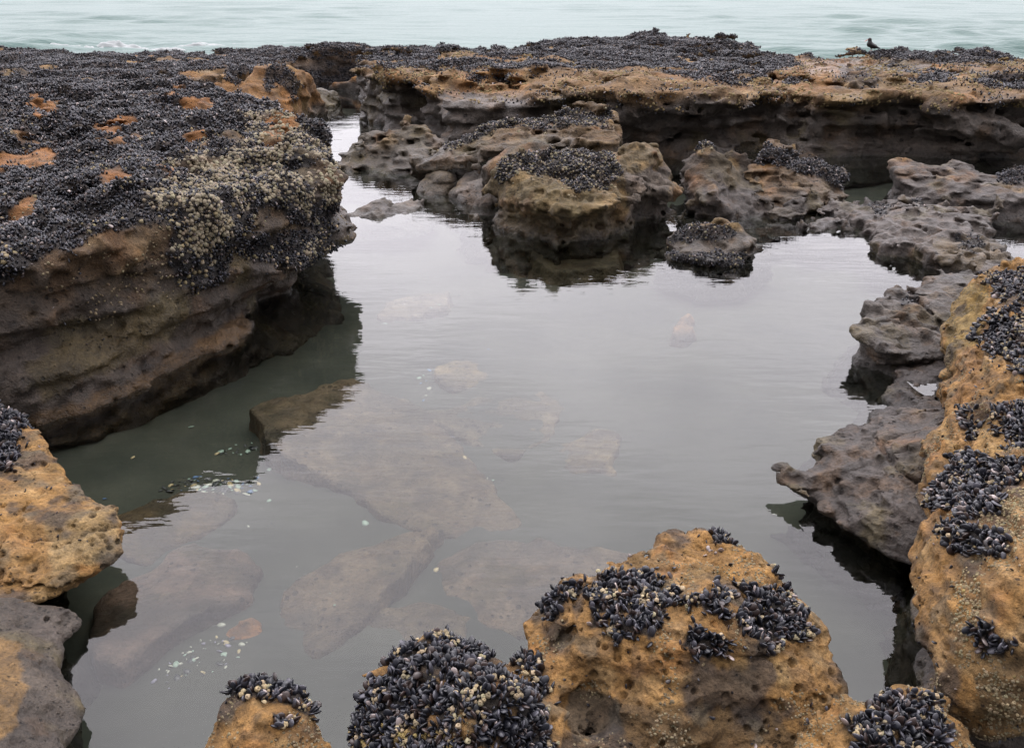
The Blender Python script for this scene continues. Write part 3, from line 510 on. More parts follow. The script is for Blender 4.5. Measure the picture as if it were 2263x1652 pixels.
rock('stub', 'boulder', 'small ochre stub of rock at the bottom edge with a tuft of mussels on top', 'boulder',
     [(505, 1545, .3), (540, 1515, .3), (620, 1505, .3), (668, 1535, .3), (690, 1600, .26), (710, 1680, .2), (700, 1760, .2), (430, 1760, .2), (450, 1640, .22), (480, 1590, .27)],
     [(515, 1545, .31), (600, 1512, .33), (660, 1540, .31), (600, 1580, .33), (690, 1630, .24), (470, 1640, .24), (580, 1650, .29), (580, 1740, .2)], [(-.4, .1), (0, 0), (.2, 0), (.5, 0)], bands=1.0, h=.0075, z=.3, r=.05, zlo=-.3, seed=59, zt=(-.1, .1), pits=.9, mat=M_ROCK_NEAR, tex=.45, wob=.04, lumps=[(.2, .02, .7), (.1, .014, .6), (.05, .014, .7), (.03, .009, .8)], cap=((-1.5, 1.75), (0, 3)))
rock('corner', 'boulder', 'ochre boulder at the bottom right corner capped by a round mussel cluster', 'boulder',
     [(1770, 1652, .28), (1785, 1585, .28), (1860, 1545, .29), (2000, 1530, .3), (2060, 1545, .3), (2130, 1610, .26), (2170, 1700, .2), (2150, 1800, .2), (1790, 1800, .2)],
     [(1815, 1590, .29), (1880, 1555, .31), (2000, 1540, .32), (2055, 1555, .31), (1960, 1600, .36), (2110, 1620, .27), (1860, 1650, .3), (2000, 1700, .3), (2150, 1720, .2)], [(-.4, .1), (0, 0), (.2, 0), (.5, 0)], bands=1.0, h=.0075, z=.3, r=.05, zlo=-.3, seed=61, zt=(-.1, .1), pits=.8, mat=M_ROCK_NEAR, tex=.45, wob=.04, lumps=[(.2, .02, .7), (.1, .014, .6), (.05, .014, .7), (.03, .009, .8)], cap=((.6, 1.75), (1.8, 2.7)))
rock('left_boulder', 'boulder', 'rounded yellow ochre boulder at the left edge overhanging the pool', 'boulder',
     [(-60, 870, 0.318), (30, 915, 0.294), (75, 960, 0.270), (120, 1020, 0.260), (180, 1080, 0.246), (250, 1115, 0.232), (272, 1165, 0.212), (262, 1215, 0.188), (200, 1265, 0.164), (150, 1300, 0.145), (80, 1350, 0.126), (0, 1395, 0.116), (-150, 1400, 0.126), (-260, 1150, 0.174)],
     [(-40, 880, 0.328), (30, 920, 0.299), (75, 965, 0.275), (125, 1030, 0.256), (190, 1090, 0.241), (250, 1125, 0.232), (262, 1180, 0.203), (180, 1180, 0.241), (100, 1150, 0.270), (0, 1100, 0.299), (0, 1250, 0.241), (180, 1260, 0.174), (60, 1350, 0.164), (-150, 1200, 0.318)], [(-.4, -.38), (0, -.28), (.05, -.17), (.11, -.05), (.17, 0), (.7, 0)], bands=1.0, cracks=[(.5, .03, .05), (.28, .014, .05)], h=.0095, z=.25, r=.07, zlo=-.3, seed=63, zt=(-.1, .14), pits=1.0, mat=M_ROCK_NEAR, tex=.6, wob=.05, cap=((-3.0, 2.2), (-1.0, 4.9)), lumps=[(.3, .03, .7), (.14, .018, .6), (.06, .009, .7), (.03, .009, .8)], hi=(.36, .20, .065),
     patches=[([(100, 1130), (260, 1130), (260, 1230), (120, 1260)], (.36, .26, .12), .6)])
rock('left_low', 'rock_ledge', 'dark grey scalloped ledge at the bottom left corner below the yellow boulder', 'rock ledge',
     [(-100, 1330, 0.098), (100, 1320, 0.098), (175, 1308, 0.091), (203, 1335, 0.084), (185, 1375, 0.084), (140, 1412, 0.084), (138, 1470, 0.084), (183, 1545, 0.084), (180, 1590, 0.070), (150, 1652, 0.070), (170, 1800, 0.070), (-200, 1800, 0.105)],
     [(100, 1330, 0.112), (180, 1320, 0.091), (195, 1340, 0.084), (140, 1420, 0.091), (170, 1550, 0.084), (60, 1450, 0.182), (50, 1600, 0.210), (0, 1500, 0.252), (150, 1640, 0.084), (0, 1700, 0.252), (-150, 1500, 0.315)], [(-.4, .08), (-.15, -.12), (0, -.12), (.06, 0), (.5, 0)], h=.0085, z=.12, r=.035, zlo=-.4, seed=65, lo=(.098, .077, .058), hi=(.105, .08, .056), mat=M_ROCK_NEAR, tex=.5, wob=.05, cap=((-2.2, 1.8), (-.7, 2.9)), lumps=[(.25, .02, .7), (.12, .014, .6), (.05, .007, .7), (.03, .009, .8)], pits=.25,
     patches=[([(-20, 1410), (45, 1425), (60, 1520), (40, 1600), (-20, 1652)], (.26, .15, .05), .9)])
# slabs lying under water
def sunk(key, label, poly, z1, z2=None, h=.016, c=(.15, .115, .075), seed=70, zb=-.5, name='rock_slab', lip=.03):
    z2 = z1 if z2 is None else z2
    tops = [(p[0], p[1], p[2] if len(p) > 2 else z1) for p in poly]
    rock(key, name, label, name.replace('_', ' '), tops, tops, [(-.6, .10), (-.2, 0), (0, 0)], h=h, z=z1, r=.025, zlo=zb, seed=seed, lo=(c[0] * 2.15, c[1] * 2.05, c[2] * 2.0), hi=(c[0] * 2.15, c[1] * 2.05, c[2] * 2.0), algae=.15, tex=.6, wob=.17, sharp=True, lumps=[(.5, .035, 1), (.2, .018, .6), (.09, .010, .6), (.045, .005, .7)], rough=(.7, .7))
sunk('s1', 'broad flat slab under water, its dark broken edge pointing at the left ledge', [(545, 905, -.14), (700, 852, -.17), (780, 835, -.2), (900, 880, -.26), (1000, 960, -.26), (1060, 1050, -.26), (1130, 1165, -.28), (950, 1180, -.22), (790, 1090, -.2), (640, 1005, -.14)], -.2, seed=71)
sunk('s2', 'pale olive sunken slab behind the broad flat one, mid pool', [(955, 910, -.24), (1080, 868, -.26), (1180, 860, -.26), (1237, 905, -.24), (1200, 965, -.24), (1130, 1000, -.24), (1010, 955, -.24)], -.25, seed=72, c=(.17, .14, .09))
sunk('s3', 'yellowish sunken stone with white shells beside it, mid pool', [(966, 812, -.22), (985, 796, -.22), (1060, 797, -.24), (1130, 825, -.27), (1100, 850, -.27), (1000, 858, -.25), (970, 840, -.24)], -.25, seed=73, c=(.24, .18, .09))
sunk('s4', 'yellow brown sunken stone right of mid pool, with a square end', [(1220, 972, -.26), (1300, 960, -.25), (1366, 963, -.24), (1355, 1035, -.25), (1270, 1045, -.27), (1225, 1010, -.28)], -.26, seed=74, c=(.2, .15, .08))
sunk('s5', 'small pale sunken stone in front of the square ended one', [(1205, 1045, -.29), (1240, 1020, -.29), (1285, 1050, -.29), (1262, 1092, -.3), (1215, 1085, -.31)], -.3, seed=75, c=(.2, .16, .09))
sunk('s6', 'wedge shaped brown slab under water with a bright upper edge, left of the big foreground boulder', [(620, 1310, -.26), (700, 1260, -.22), (830, 1200, -.2), (950, 1178, -.2), (890, 1262, -.2), (800, 1345, -.22), (720, 1418, -.22), (640, 1390, -.27)], -.24, seed=76, c=(.16, .118, .075))
sunk('s7', 'wide brown sunken rock right behind the big foreground boulder', [(985, 1240, -.28), (1060, 1205, -.24), (1250, 1205, -.22), (1400, 1215, -.24), (1330, 1330, -.22), (1150, 1390, -.26), (1030, 1320, -.28)], -.25, seed=77, c=(.15, .112, .08))
sunk('s8', 'dark brown sunken hump in the mirrored shade of the left ledge', [(235, 1130, -.2), (330, 1090, -.2), (430, 1078, -.2), (520, 1100, -.24), (480, 1140, -.26), (330, 1220, -.24), (255, 1210, -.22)], -.22, seed=78, c=(.13, .09, .045))
sunk('s9', 'wide purplish brown shelf under shallow water at lower left', [(210, 1330, -.2), (300, 1250, -.2), (430, 1190, -.2), (560, 1200, -.22), (590, 1250, -.25), (540, 1310, -.22), (400, 1380, -.18), (280, 1450, -.2), (220, 1420, -.2)], -.17, seed=79, c=(.155, .105, .082))
sunk('s10', 'small orange stone among white shells under water at lower left', [(507, 1392, -.25), (530, 1376, -.24), (568, 1376, -.24), (556, 1415, -.26), (522, 1425, -.27)], -.25, seed=80, c=(.33, .15, .05), h=.01, name='stone')
sunk('s11', 'narrow faint orange stone under water toward the right of the pool', [(1480, 740, -.24), (1495, 700, -.24), (1522, 690, -.24), (1527, 735, -.24), (1505, 750, -.26)], -.24, seed=81, c=(.3, .17, .08), name='stone')
sunk('s12', 'rounded sunken slab at the bottom between the wedge slab and the mussel mound', [(770, 1450, -.26), (850, 1360, -.26), (960, 1335, -.26), (1010, 1370, -.27), (980, 1420, -.27), (880, 1480, -.26), (800, 1560, -.27)], -.26, seed=82, c=(.155, .12, .075))
sunk('s13', 'faint pale slab under water below the islet reflection, left of centre', [(850, 690, -.3), (880, 660, -.28), (985, 645, -.28), (985, 675, -.3), (920, 695, -.31)], -.29, seed=83, c=(.2, .165, .11))
sunk('s14', 'dark sunken ledge under the mirrored central boulder', [(1180, 565, -.15), (1200, 545, -.14), (1380, 535, -.14), (1360, 580, -.16), (1270, 600, -.18), (1205, 590, -.2)], -.15, seed=84, c=(.13, .11, .07))
# ------------------------------------------------------------------ pool floor, pool water, sea
def sheet(xs, ys, zf):
    X, Y = np.meshgrid(xs, ys, indexing='ij'); v = np.stack([X.ravel(), Y.ravel(), np.zeros(X.size)], 1); v[:, 2] = zf(v)
    n0, n1 = X.shape; i = np.arange(n0 - 1)[:, None] * n1 + np.arange(n1 - 1)[None]
    f = np.stack([i, i + n1, i + n1 + 1, i + 1], -1).reshape(-1, 4)
    return v, f
v, f = sheet(np.concatenate([np.linspace(-14, -4, 60)[:-1], np.linspace(-4, 4, 400), np.linspace(4, 14, 60)[1:]]), np.concatenate([np.linspace(.5, 9, 420)[:-1], np.linspace(9, 25, 160)]), lambda v: -.275 + .07 * fbm(v, .9, 5, 5) - .10 * sstep(v[:, 1], 5, 9))
me = new_mesh('pool_floor', v, f)
m, N, L, b = mat_new('silty_sand')
geo = nd(N, 'ShaderNodeNewGeometry'); n1 = nd(N, 'ShaderNodeTexNoise', Scale=1.6, Detail=6); n2 = nd(N, 'ShaderNodeTexNoise', Scale=60, Detail=4, Roughness=.7)
for n in (n1, n2): L.new(geo.outputs['Position'], n.inputs['Vector'])
cr_ = nd(N, 'ShaderNodeMix', data_type='RGBA'); cr_.inputs[6].default_value = (.017, .022, .016, 1); cr_.inputs[7].default_value = (.038, .042, .031, 1)
rp = nd(N, 'ShaderNodeMapRange'); rp.inputs['From Min'].default_value = .35; rp.inputs['From Max'].default_value = .65; L.new(n1.outputs['Fac'], rp.inputs['Value']); L.new(rp.outputs[0], cr_.inputs['Factor'])
r2 = nd(N, 'ShaderNodeMapRange'); r2.inputs['To Min'].default_value = .7; r2.inputs['To Max'].default_value = 1.3; L.new(n2.outputs['Fac'], r2.inputs['Value'])
sc_ = nd(N, 'ShaderNodeVectorMath', operation='SCALE'); L.new(cr_.outputs[2], sc_.inputs[0]); L.new(r2.outputs[0], sc_.inputs['Scale']); L.new(sc_.outputs[0], b.inputs['Base Color']); b.inputs['Roughness'].default_value = .9
link('pool_floor', me, m, kind='structure')

def water_mat(name, bump, tintc):
    m = bpy.data.materials.new(name); m.use_nodes = True; nt = m.node_tree; N, L = nt.nodes, nt.links
    N.remove(N['Principled BSDF']); out = N['Material Output']
    geo = nd(N, 'ShaderNodeNewGeometry')
    def wav(scale, rotz, det):
        mp = nd(N, 'ShaderNodeMapping'); mp.inputs['Scale'].default_value = scale; mp.inputs['Rotation'].default_value = (0, 0, rotz); L.new(geo.outputs['Position'], mp.inputs[0])
        n = nd(N, 'ShaderNodeTexNoise', Scale=1.0, Detail=det, Roughness=.5); L.new(mp.outputs[0], n.inputs['Vector']); return n
    a, c = wav((4.5, 15, 1), .12, 2), wav((1.3, 4.2, 1), -.2, 1)
    ad = nd(N, 'ShaderNodeMath', operation='MULTIPLY_ADD'); L.new(c.outputs['Fac'], ad.inputs[0]); ad.inputs[1].default_value = 2.2; L.new(a.outputs['Fac'], ad.inputs[2])
    gust = nd(N, 'ShaderNodeTexNoise', Scale=.7, Detail=2); L.new(geo.outputs['Position'], gust.inputs['Vector'])
    gr = nd(N, 'ShaderNodeMapRange'); L.new(gust.outputs['Fac'], gr.inputs['Value'])
    for k, v_ in (('From Min', .35), ('From Max', .65), ('To Min', .45), ('To Max', 1.5)): gr.inputs[k].default_value = v_
    gm = nd(N, 'ShaderNodeMath', operation='MULTIPLY'); L.new(ad.outputs[0], gm.inputs[0]); L.new(gr.outputs[0], gm.inputs[1])
    bp = nd(N, 'ShaderNodeBump', Strength=1.0, Distance=bump); L.new(gm.outputs[0], bp.inputs['Height'])
    fr = nd(N, 'ShaderNodeFresnel', IOR=1.42); L.new(bp.outputs[0], fr.inputs['Normal'])
    gl = nd(N, 'ShaderNodeBsdfGlossy'); gl.inputs['Roughness'].default_value = .015; gl.inputs['Color'].default_value = (1, 1, 1, 1); L.new(bp.outputs[0], gl.inputs['Normal'])
    tr = nd(N, 'ShaderNodeBsdfTransparent'); tr.inputs['Color'].default_value = (*tintc, 1)
    mx = nd(N, 'ShaderNodeMixShader'); L.new(fr.outputs[0], mx.inputs[0]); L.new(tr.outputs[0], mx.inputs[1]); L.new(gl.outputs[0], mx.inputs[2]); L.new(mx.outputs[0], out.inputs['Surface'])
    return m
M_WATER = water_mat('pool_water_surface', .0017, (.86, .88, .83))
v, f = sheet(np.linspace(-14, 14, 3), np.linspace(.5, 23.6, 3), lambda v: 0 * v[:, 0])
link('pool_water', new_mesh('pool_water', v, f, False), M_WATER, kind='structure')
# puddle in the low grey ledge
ang = np.linspace(0, 2 * np.pi, 40, endpoint=False); x0, y0 = P(2064, 850, .066)
pv = np.stack([x0 + .16 * np.cos(ang), y0 + .28 * np.sin(ang), np.full(40, .068)], 1)
pme = bpy.data.meshes.new('puddle_water'); pme.from_pydata([tuple(p) for p in pv], [], [tuple(range(40))])
link('puddle_water', pme, water_mat('puddle_surface', .0008, (.85, .88, .85)), kind='structure')

# sea
ys = [23.5]
while ys[-1] < 9000: ys.append(ys[-1] + max(.16, (ys[-1] - 20) * .0085) * (1 if ys[-1] < 400 else 6))
ys = np.array(ys); ss = np.linspace(-.85, .85, 520)
S, Yg = np.meshgrid(ss, ys, indexing='ij'); Xg = S * Yg
v = np.stack([Xg.ravel(), Yg.ravel(), np.zeros(S.size)], 1)
sp_ = np.gradient(ys)[None].repeat(len(ss), 0).ravel()
zz = np.zeros(len(v)); rw = np.random.default_rng(4)
warp = fbm(v * (1, 1, 1), (14, 9, 1), 8, 3)
for k in range(46):
    lam = 0.6 * (7.0 / .6) ** rw.random(); th = rw.normal(1.52, .38); ph = rw.random() * 6.28
    kx, ky = math.cos(th) * 2 * math.pi / lam, math.sin(th) * 2 * math.pi / lam
    A = .0085 * lam ** .75 * np.clip((lam / 3.0 - sp_) / (lam / 3.0), 0, 1)
    zz += A * np.sin(kx * v[:, 0] + ky * v[:, 1] + ph + 3.2 * warp)
zz = zz * (0.8 + .7 * fbm(v, (22, 12, 1), 31, 2))
zz = zz + .5 * np.maximum(zz, 0) ** 1.5
v[:, 2] = -.12 + zz
n0, n1 = S.shape; i = np.arange(n0 - 1)[:, None] * n1 + np.arange(n1 - 1)[None]
f = np.stack([i, i + n1, i + n1 + 1, i + 1], -1).reshape(-1, 4)
m, N, L, b = mat_new('turquoise_sea')
b.inputs['Base Color'].default_value = (.080, .132, .120, 1); b.inputs['Specular IOR Level'].default_value = .10; b.inputs['Roughness'].default_value = .32; b.inputs['IOR'].default_value = 1.333
geo = nd(N, 'ShaderNodeNewGeometry'); mp_ = nd(N, 'ShaderNodeMapping'); mp_.inputs['Scale'].default_value = (2.0, 5.0, 1); L.new(geo.outputs['Position'], mp_.inputs[0])
n1_ = nd(N, 'ShaderNodeTexNoise', Scale=1.2, Detail=5); L.new(mp_.outputs[0], n1_.inputs['Vector'])
bp = nd(N, 'ShaderNodeBump', Strength=.8, Distance=.08); L.new(n1_.outputs['Fac'], bp.inputs['Height']); L.new(bp.outputs[0], b.inputs['Normal'])
link('sea', new_mesh('sea', v, f), m, kind='structure')
# ------------------------------------------------------------------ mussels and barnacles
def mussel_base(ts, ring):
    """unit mussel: beak at the origin, rounded end at z = 1, lens-shaped cross-section"""
    V, sh = [], []
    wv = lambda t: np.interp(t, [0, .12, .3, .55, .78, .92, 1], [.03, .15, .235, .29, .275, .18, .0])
    for t in ts:
        w = wv(t); th = .50 * w * (1.0 - .4 * t) + .01
        for k in range(ring):
            a = 2 * math.pi * k / ring
            x = w * math.cos(a); y = th * math.sin(a) * (abs(math.sin(a)) ** .25)
            V.append((x + .07 * math.sin(math.pi * t), y, t)); sh.append(.65 + .75 * t + (.3 if abs(math.sin(a)) < .3 else 0) + .2 * math.cos(t * 23))  # shaded base and lit tip painted into the colour; cosine adds growth bands
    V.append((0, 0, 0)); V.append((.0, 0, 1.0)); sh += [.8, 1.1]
    n = len(ts); F = []
    for r in range(n - 1):
        for k in range(ring):
            a, b = r * ring + k, r * ring + (k + 1) % ring; c, d = b + ring, a + ring
            F += [(a, b, c), (a, c, d)]
    e0, e1 = n * ring, n * ring + 1
    for k in range(ring):
        F.append((e0, (k + 1) % ring, k)); F.append((e1, (n - 1) * ring + k, (n - 1) * ring + (k + 1) % ring))
    return np.array(V), np.array(F), np.array(sh)
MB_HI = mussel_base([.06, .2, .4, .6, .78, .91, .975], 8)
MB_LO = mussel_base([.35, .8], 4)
def bump_base(rings, ring, seed, tall):
    """unit barnacle: a ribbed cone with an open mouth (or a lumpy knob when rings is large)"""
    V, F = [], []; r_ = np.random.default_rng(seed)
    prof = [(1, -.15), (.92, .25 * tall), (.62, .8 * tall), (.42, .98 * tall), (.26, .7 * tall)][:rings]
    for i, (rr, z) in enumerate(prof):
        for k in range(ring):
            a = 2 * math.pi * k / ring; q = rr * (1 + .16 * r_.uniform(-1, 1) + (.12 if k % 2 else -.06)); V.append((q * math.cos(a), q * math.sin(a), z + .1 * r_.uniform(-1, 1)))
    V.append((0, 0, prof[-1][1] - .1)); e = len(V) - 1
    for i in range(rings - 1):
        for k in range(ring):
            a, b = i * ring + k, i * ring + (k + 1) % ring; F += [(a, b, b + ring), (a, b + ring, a + ring)]
    for k in range(ring): F.append(((rings - 1) * ring + k, (rings - 1) * ring + (k + 1) % ring, e))
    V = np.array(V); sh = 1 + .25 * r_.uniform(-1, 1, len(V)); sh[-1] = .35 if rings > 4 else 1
    return V, np.array(F), sh
BB = bump_base(5, 9, 2, .85)
KN = bump_base(4, 7, 5, .95)
def mask_of(R, polys, edge=9.0, amp=14.0, cell=.1, seed=0):
    m = np.zeros(len(R['v'])); nz = fbm(R['v'], cell * R['tex'] * 1.4, 400 + seed + R['seed'], 3)
    for p in polys:
        m = np.maximum(m, sstep(-(poly_sd(R['q'][:, 0], R['q'][:, 1], p) + amp * nz), -edge * .5, edge * .5))
    return m
def scatter(R, w, dens, seed, minface=-.35, margin=160):
    """random points over the rock's surface, weighted by w"""
    v, f = R['v'], R['f']; rr = np.random.default_rng(seed)
    view = v - (0, 0, H); view /= np.linalg.norm(view, axis=1)[:, None]
    ok = (R['q'][:, 0] > -margin) & (R['q'][:, 0] < 2263 + margin) & (R['q'][:, 1] > -50) & (R['q'][:, 1] < 1652 + margin) & ((R['n'] * view).sum(1) < -minface) & (v[:, 2] > 0.0)
    w = w * ok
    t = np.concatenate([f[:, [0, 1, 2]], f[:, [0, 2, 3]]]); a, b, c = v[t[:, 0]], v[t[:, 1]], v[t[:, 2]]
    ar = .5 * np.linalg.norm(np.cross(b - a, c - a), axis=1) * w[t].mean(1); tot = ar.sum()
    n = int(tot * dens)
    if n < 1: return np.zeros((0, 3)), np.zeros((0, 3))
    k = np.searchsorted(np.cumsum(ar) / tot, rr.random(n)).clip(0, len(t) - 1)
    u, s = rr.random(n), rr.random(n); fl = u + s > 1; u[fl], s[fl] = 1 - u[fl], 1 - s[fl]
    p = a[k] + (b[k] - a[k]) * u[:, None] + (c[k] - a[k]) * s[:, None]
    return p, R['n'][t[k, 0]]
def frames(axis, rr):
    z = axis / np.linalg.norm(axis, axis=1)[:, None]; h = rr.normal(size=z.shape); x = np.cross(h, z); x /= np.maximum(np.linalg.norm(x, axis=1), 1e-9)[:, None]
    return np.stack([x, np.cross(z, x), z], 2)
MU, BA = [], []     # batches: dict(p, M(3x3 with scale), col, region)
def mussels(key, region, w, dens, size, seed, tilt=.75, near=False, pale=.03, sink=.22, lie=0):
    if near and lie == 0: dens, size, pale = dens * 1.35, size * 1.38, pale * .55
    R = ROCKS[key]; p, n = scatter(R, w, dens, seed); rr = np.random.default_rng(seed + 1); k = len(p)
    if not k: return
    tg = rr.normal(size=(k, 3)); tg -= (tg * n).sum(1)[:, None] * n; tg /= np.linalg.norm(tg, axis=1)[:, None]
    ax = n + tg * (tilt * np.sqrt(rr.random(k)) + lie)[:, None]
    L = size * (.42 + .95 * rr.beta(1.8, 1.8, k))
    Rm = frames(ax, rr)
    base = np.array([.0075, .0080, .0112]) * rr.uniform(.5, 1.7, (k, 1))
    br = rr.random(k) < .2; base[br] = np.array([.022, .014, .012]) * rr.uniform(.6, 1.5, (br.sum(), 1))
    gr = rr.random(k) < .16; base[gr] = np.array([.042, .041, .050]) * rr.uniform(.6, 1.3, (gr.sum(), 1))
    pl = rr.random(k) < pale; base[pl] = np.array([.26, .215, .20]) * rr.uniform(.45, 1.15, (pl.sum(), 1))
    MU.append(dict(p=p - n * (L * sink)[:, None], M=Rm * L[:, None, None], col=base, region=region, near=near))
def barnacles(key, region, w, dens, size, seed, col=(.30, .255, .165), near=False, knob=False, var=.35, lift=0):
    R = ROCKS[key]; p, n = scatter(R, w, dens, seed); rr = np.random.default_rng(seed + 1); k = len(p)
    if not k: return
    L = size * rr.uniform(.5, 1.25, k); Rm = frames(n + .25 * rr.normal(size=(k, 3)), rr)
    c = np.array(col) * rr.uniform(1 - var, 1 + var, (k, 1)) * (1 + .025 * rr.normal(size=(k, 3)))
    BA.append(dict(p=p + n * lift, M=Rm * L[:, None, None], col=np.clip(c, .01, .8), region=region, near=near, knob=knob))
def merged(name, batches, base, mat, sel=None):
    V, Fc, C, off = [], [], [], 0
    for i, b in enumerate(batches):
        k = np.ones(len(b['p']), bool) if sel is None else ~sel[i]
        bv, bf, sh = base(b); p, M, col = b['p'][k], b['M'][k], b['col'][k]
        if not len(p): continue
        vv = np.einsum('nij,mj->nmi', M, bv) + p[:, None]
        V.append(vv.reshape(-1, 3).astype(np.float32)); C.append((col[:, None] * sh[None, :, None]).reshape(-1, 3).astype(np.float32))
        Fc.append((bf[None] + (off + np.arange(len(p)) * len(bv))[:, None, None]).reshape(-1, 3)); off += len(p) * len(bv)
    me = new_mesh(name, np.concatenate(V), np.concatenate(Fc)); set_col(me, np.clip(np.concatenate(C), .004, .9))
    return me

# where the mussels grow
LEDGE_BED = [(-300, 60), (480, 160), (640, 190), (760, 250), (748, 330), (745, 430), (705, 485), (640, 492), (590, 462), (555, 492), (470, 605), (395, 625), (365, 560), (400, 500), (300, 486), (240, 505), (190, 530), (150, 545), (90, 590), (0, 625), (-300, 700)]
LEDGE_LOW = [[(503, 525), (560, 518), (690, 508), (760, 535), (745, 568), (690, 592), (600, 582), (520, 562)], [(408, 628), (460, 580), (512, 566), (500, 610), (430, 645)], [(675, 470), (745, 440), (750, 520), (690, 515)]]
LEDGE_BARE = [[(55, 228), (120, 222), (125, 250), (95, 256)], [(405, 215), (465, 218), (465, 240), (405, 238)], [(215, 268), (285, 262), (280, 300), (240, 312), (205, 298)], [(25, 350), (100, 335), (120, 360), (70, 378), (30, 372)], [(-20, 345), (25, 350), (35, 375), (-20, 385)], [(355, 370), (400, 362), (402, 390), (370, 398)], [(230, 380), (270, 362), (280, 385), (240, 398)], [(5, 460), (70, 445), (85, 470), (20, 500)], [(35, 290), (80, 288), (85, 305), (45, 312)], [(415, 288), (450, 286), (455, 306), (420, 310)], [(330, 185), (400, 182), (410, 196), (340, 200)], [(585, 262), (640, 262), (655, 300), (600, 320), (580, 290)], [(300, 155), (360, 150), (365, 166), (310, 168)]]
R = ROCKS['ledge']
bed = np.maximum(mask_of(R, [LEDGE_BED], 10, 20), mask_of(R, LEDGE_LOW, 8, 10)); bare = mask_of(R, LEDGE_BARE, 8, 26, .16)
bed *= 1 - bare; bed *= np.where(fbm(R['v'], .5, 90, 3) < -.52, .1, 1)
R['c'] = mixc(R['c'], (.018, .016, .016), .9 * bed); R['c'] = mixc(R['c'], (.21, .088, .025), .8 * bare * sstep(fbm(R['v'], .2, 91, 2), -.8, .2))
KNOBS = [[(550, 270), (640, 255), (740, 320), (735, 480), (690, 495), (600, 475), (570, 400), (540, 340)], [(440, 330), (560, 300), (560, 470), (470, 600), (385, 610), (375, 540), (440, 460), (330, 445), (340, 400)], [(540, 530), (735, 535), (735, 570), (690, 590), (560, 572)], [(410, 625), (500, 580), (495, 610), (430, 640)]]
kn = mask_of(R, KNOBS, 30, 40, .3)
d = R['v'][:, 1]
mussels('ledge', 'bed', bed * (1 - .55 * kn) * (d < 8.2), 3000, .034, 100, near=False)
mussels('ledge', 'bed', bed * (1 - .5 * kn) * (d >= 8.2), 1700, .044, 101)
mussels('ledge', 'bed', (1 - bed) * (R['n'][:, 2] > -.5) * (R['v'][:, 2] > .35) * (d < 8) * sstep(fbm(R['v'], .3, 92, 2), -.1, .5), 45, .03, 102, tilt=1.2)
barnacles('ledge', 'ledge', kn * sstep(fbm(R['v'], .22, 93, 3), -.45, .25), 1700, .0165, 103, col=(.205, .175, .122), knob=True)
barnacles('ledge', 'ledge', bed * (d < 9) * sstep(fbm(R['v'], .25, 94, 3), .1, .6), 330, .015, 104, col=(.21, .17, .10), knob=True)
barnacles('ledge', 'ledge', (1 - bed) * (R['v'][:, 2] > .4) * (d < 8) * sstep(fbm(R['v'], .2, 95, 3), -.1, .6), 480, .0085, 105, col=(.15, .12, .075), knob=True)
R = ROCKS['reef']
bed = mask_of(R, [[(400, 60), (1075, 60), (1500, 40), (1650, 60), (1735, 95), (1760, 145), (1700, 160), (1600, 163), (1480, 150), (1200, 149), (1000, 150), (800, 152), (700, 130)], [(1470, 160), (1560, 165), (1660, 150), (1740, 150), (1650, 185), (1560, 182)], [(1890, 105), (1940, 125), (2100, 138), (2280, 132), (2300, 100), (1990, 100)], [(1970, 160), (2080, 158), (2110, 182), (2010, 190)], [(2150, 165), (2300, 168), (2300, 200), (2190, 190)], [(1820, 105), (1890, 118), (1800, 138), (1770, 125)], [(1750, 85), (1850, 90), (1800, 105)], [(1030, 160), (1080, 168), (1060, 185), (1030, 175)], [(1090, 165), (1150, 170), (1140, 185), (1100, 180)], [(1720, 165), (1790, 175), (1740, 190)]], 10, 12, .22)
bed *= sstep(R['n'][:, 2], -.1, .35); bed *= np.where(fbm(R['v'], (.9, .5, .6), 96, 3) < -.42, .04, 1)
R['c'] = mixc(R['c'], (.02, .018, .02), .9 * bed)
mussels('reef', 'bed', bed, 950, .058, 110, tilt=.9, pale=.012)
barnacles('reef', 'reef', (1 - bed) * (R['v'][:, 2] > .72) * sstep(fbm(R['v'], .35, 97, 3), -.1, .5), 260, .02, 111, col=(.19, .145, .075), knob=True)
mussels('reef', 'bed', (1 - bed) * (R['v'][:, 2] > .7) * sstep(fbm(R['v'], .5, 98, 3), 0, .4), 200, .05, 112, tilt=1)
R = ROCKS['reef_left']
bed = sstep(R['n'][:, 2], -.1, .35) * np.where(fbm(R['v'], (1.1, .6, .6), 99, 3) < -.40, .05, 1) * (1 - mask_of(R, [[(400, 160), (500, 150), (500, 175), (420, 180)], [(560, 140), (720, 135), (720, 150), (600, 152)]], 8, 8, .2))
R['c'] = mixc(R['c'], (.02, .018, .02), .9 * bed)
mussels('reef_left', 'bed', bed, 820, .058, 115, tilt=.9, pale=.012)
def small_bed(key, polys, size, dens, seed, amp=10, pale=.03, bdens=0, bsize=.015):
    R = ROCKS[key]; bed = mask_of(R, polys, 6, amp, .1)
    R['c'] = mixc(R['c'], (.02, .018, .018), .85 * bed)
    mussels(key, 'bed', bed, dens, size, seed, pale=pale)
    if bdens: barnacles(key, key, np.maximum(bed, mask_of(R, polys, 40, 30, .15) * .35), bdens, bsize, seed + 1, col=(.20, .17, .11), knob=True)
small_bed('central', [[(1092, 385), (1110, 350), (1200, 322), (1350, 335), (1372, 380), (1345, 412), (1270, 425), (1230, 392), (1150, 382), (1110, 402)]], .036, 2000, 120, pale=.08, bdens=500)
small_bed('tilted', [[(1650, 335), (1700, 318), (1770, 335), (1840, 352), (1880, 395), (1865, 415), (1800, 392), (1740, 372), (1665, 362)]], .038, 2200, 122, pale=.05)
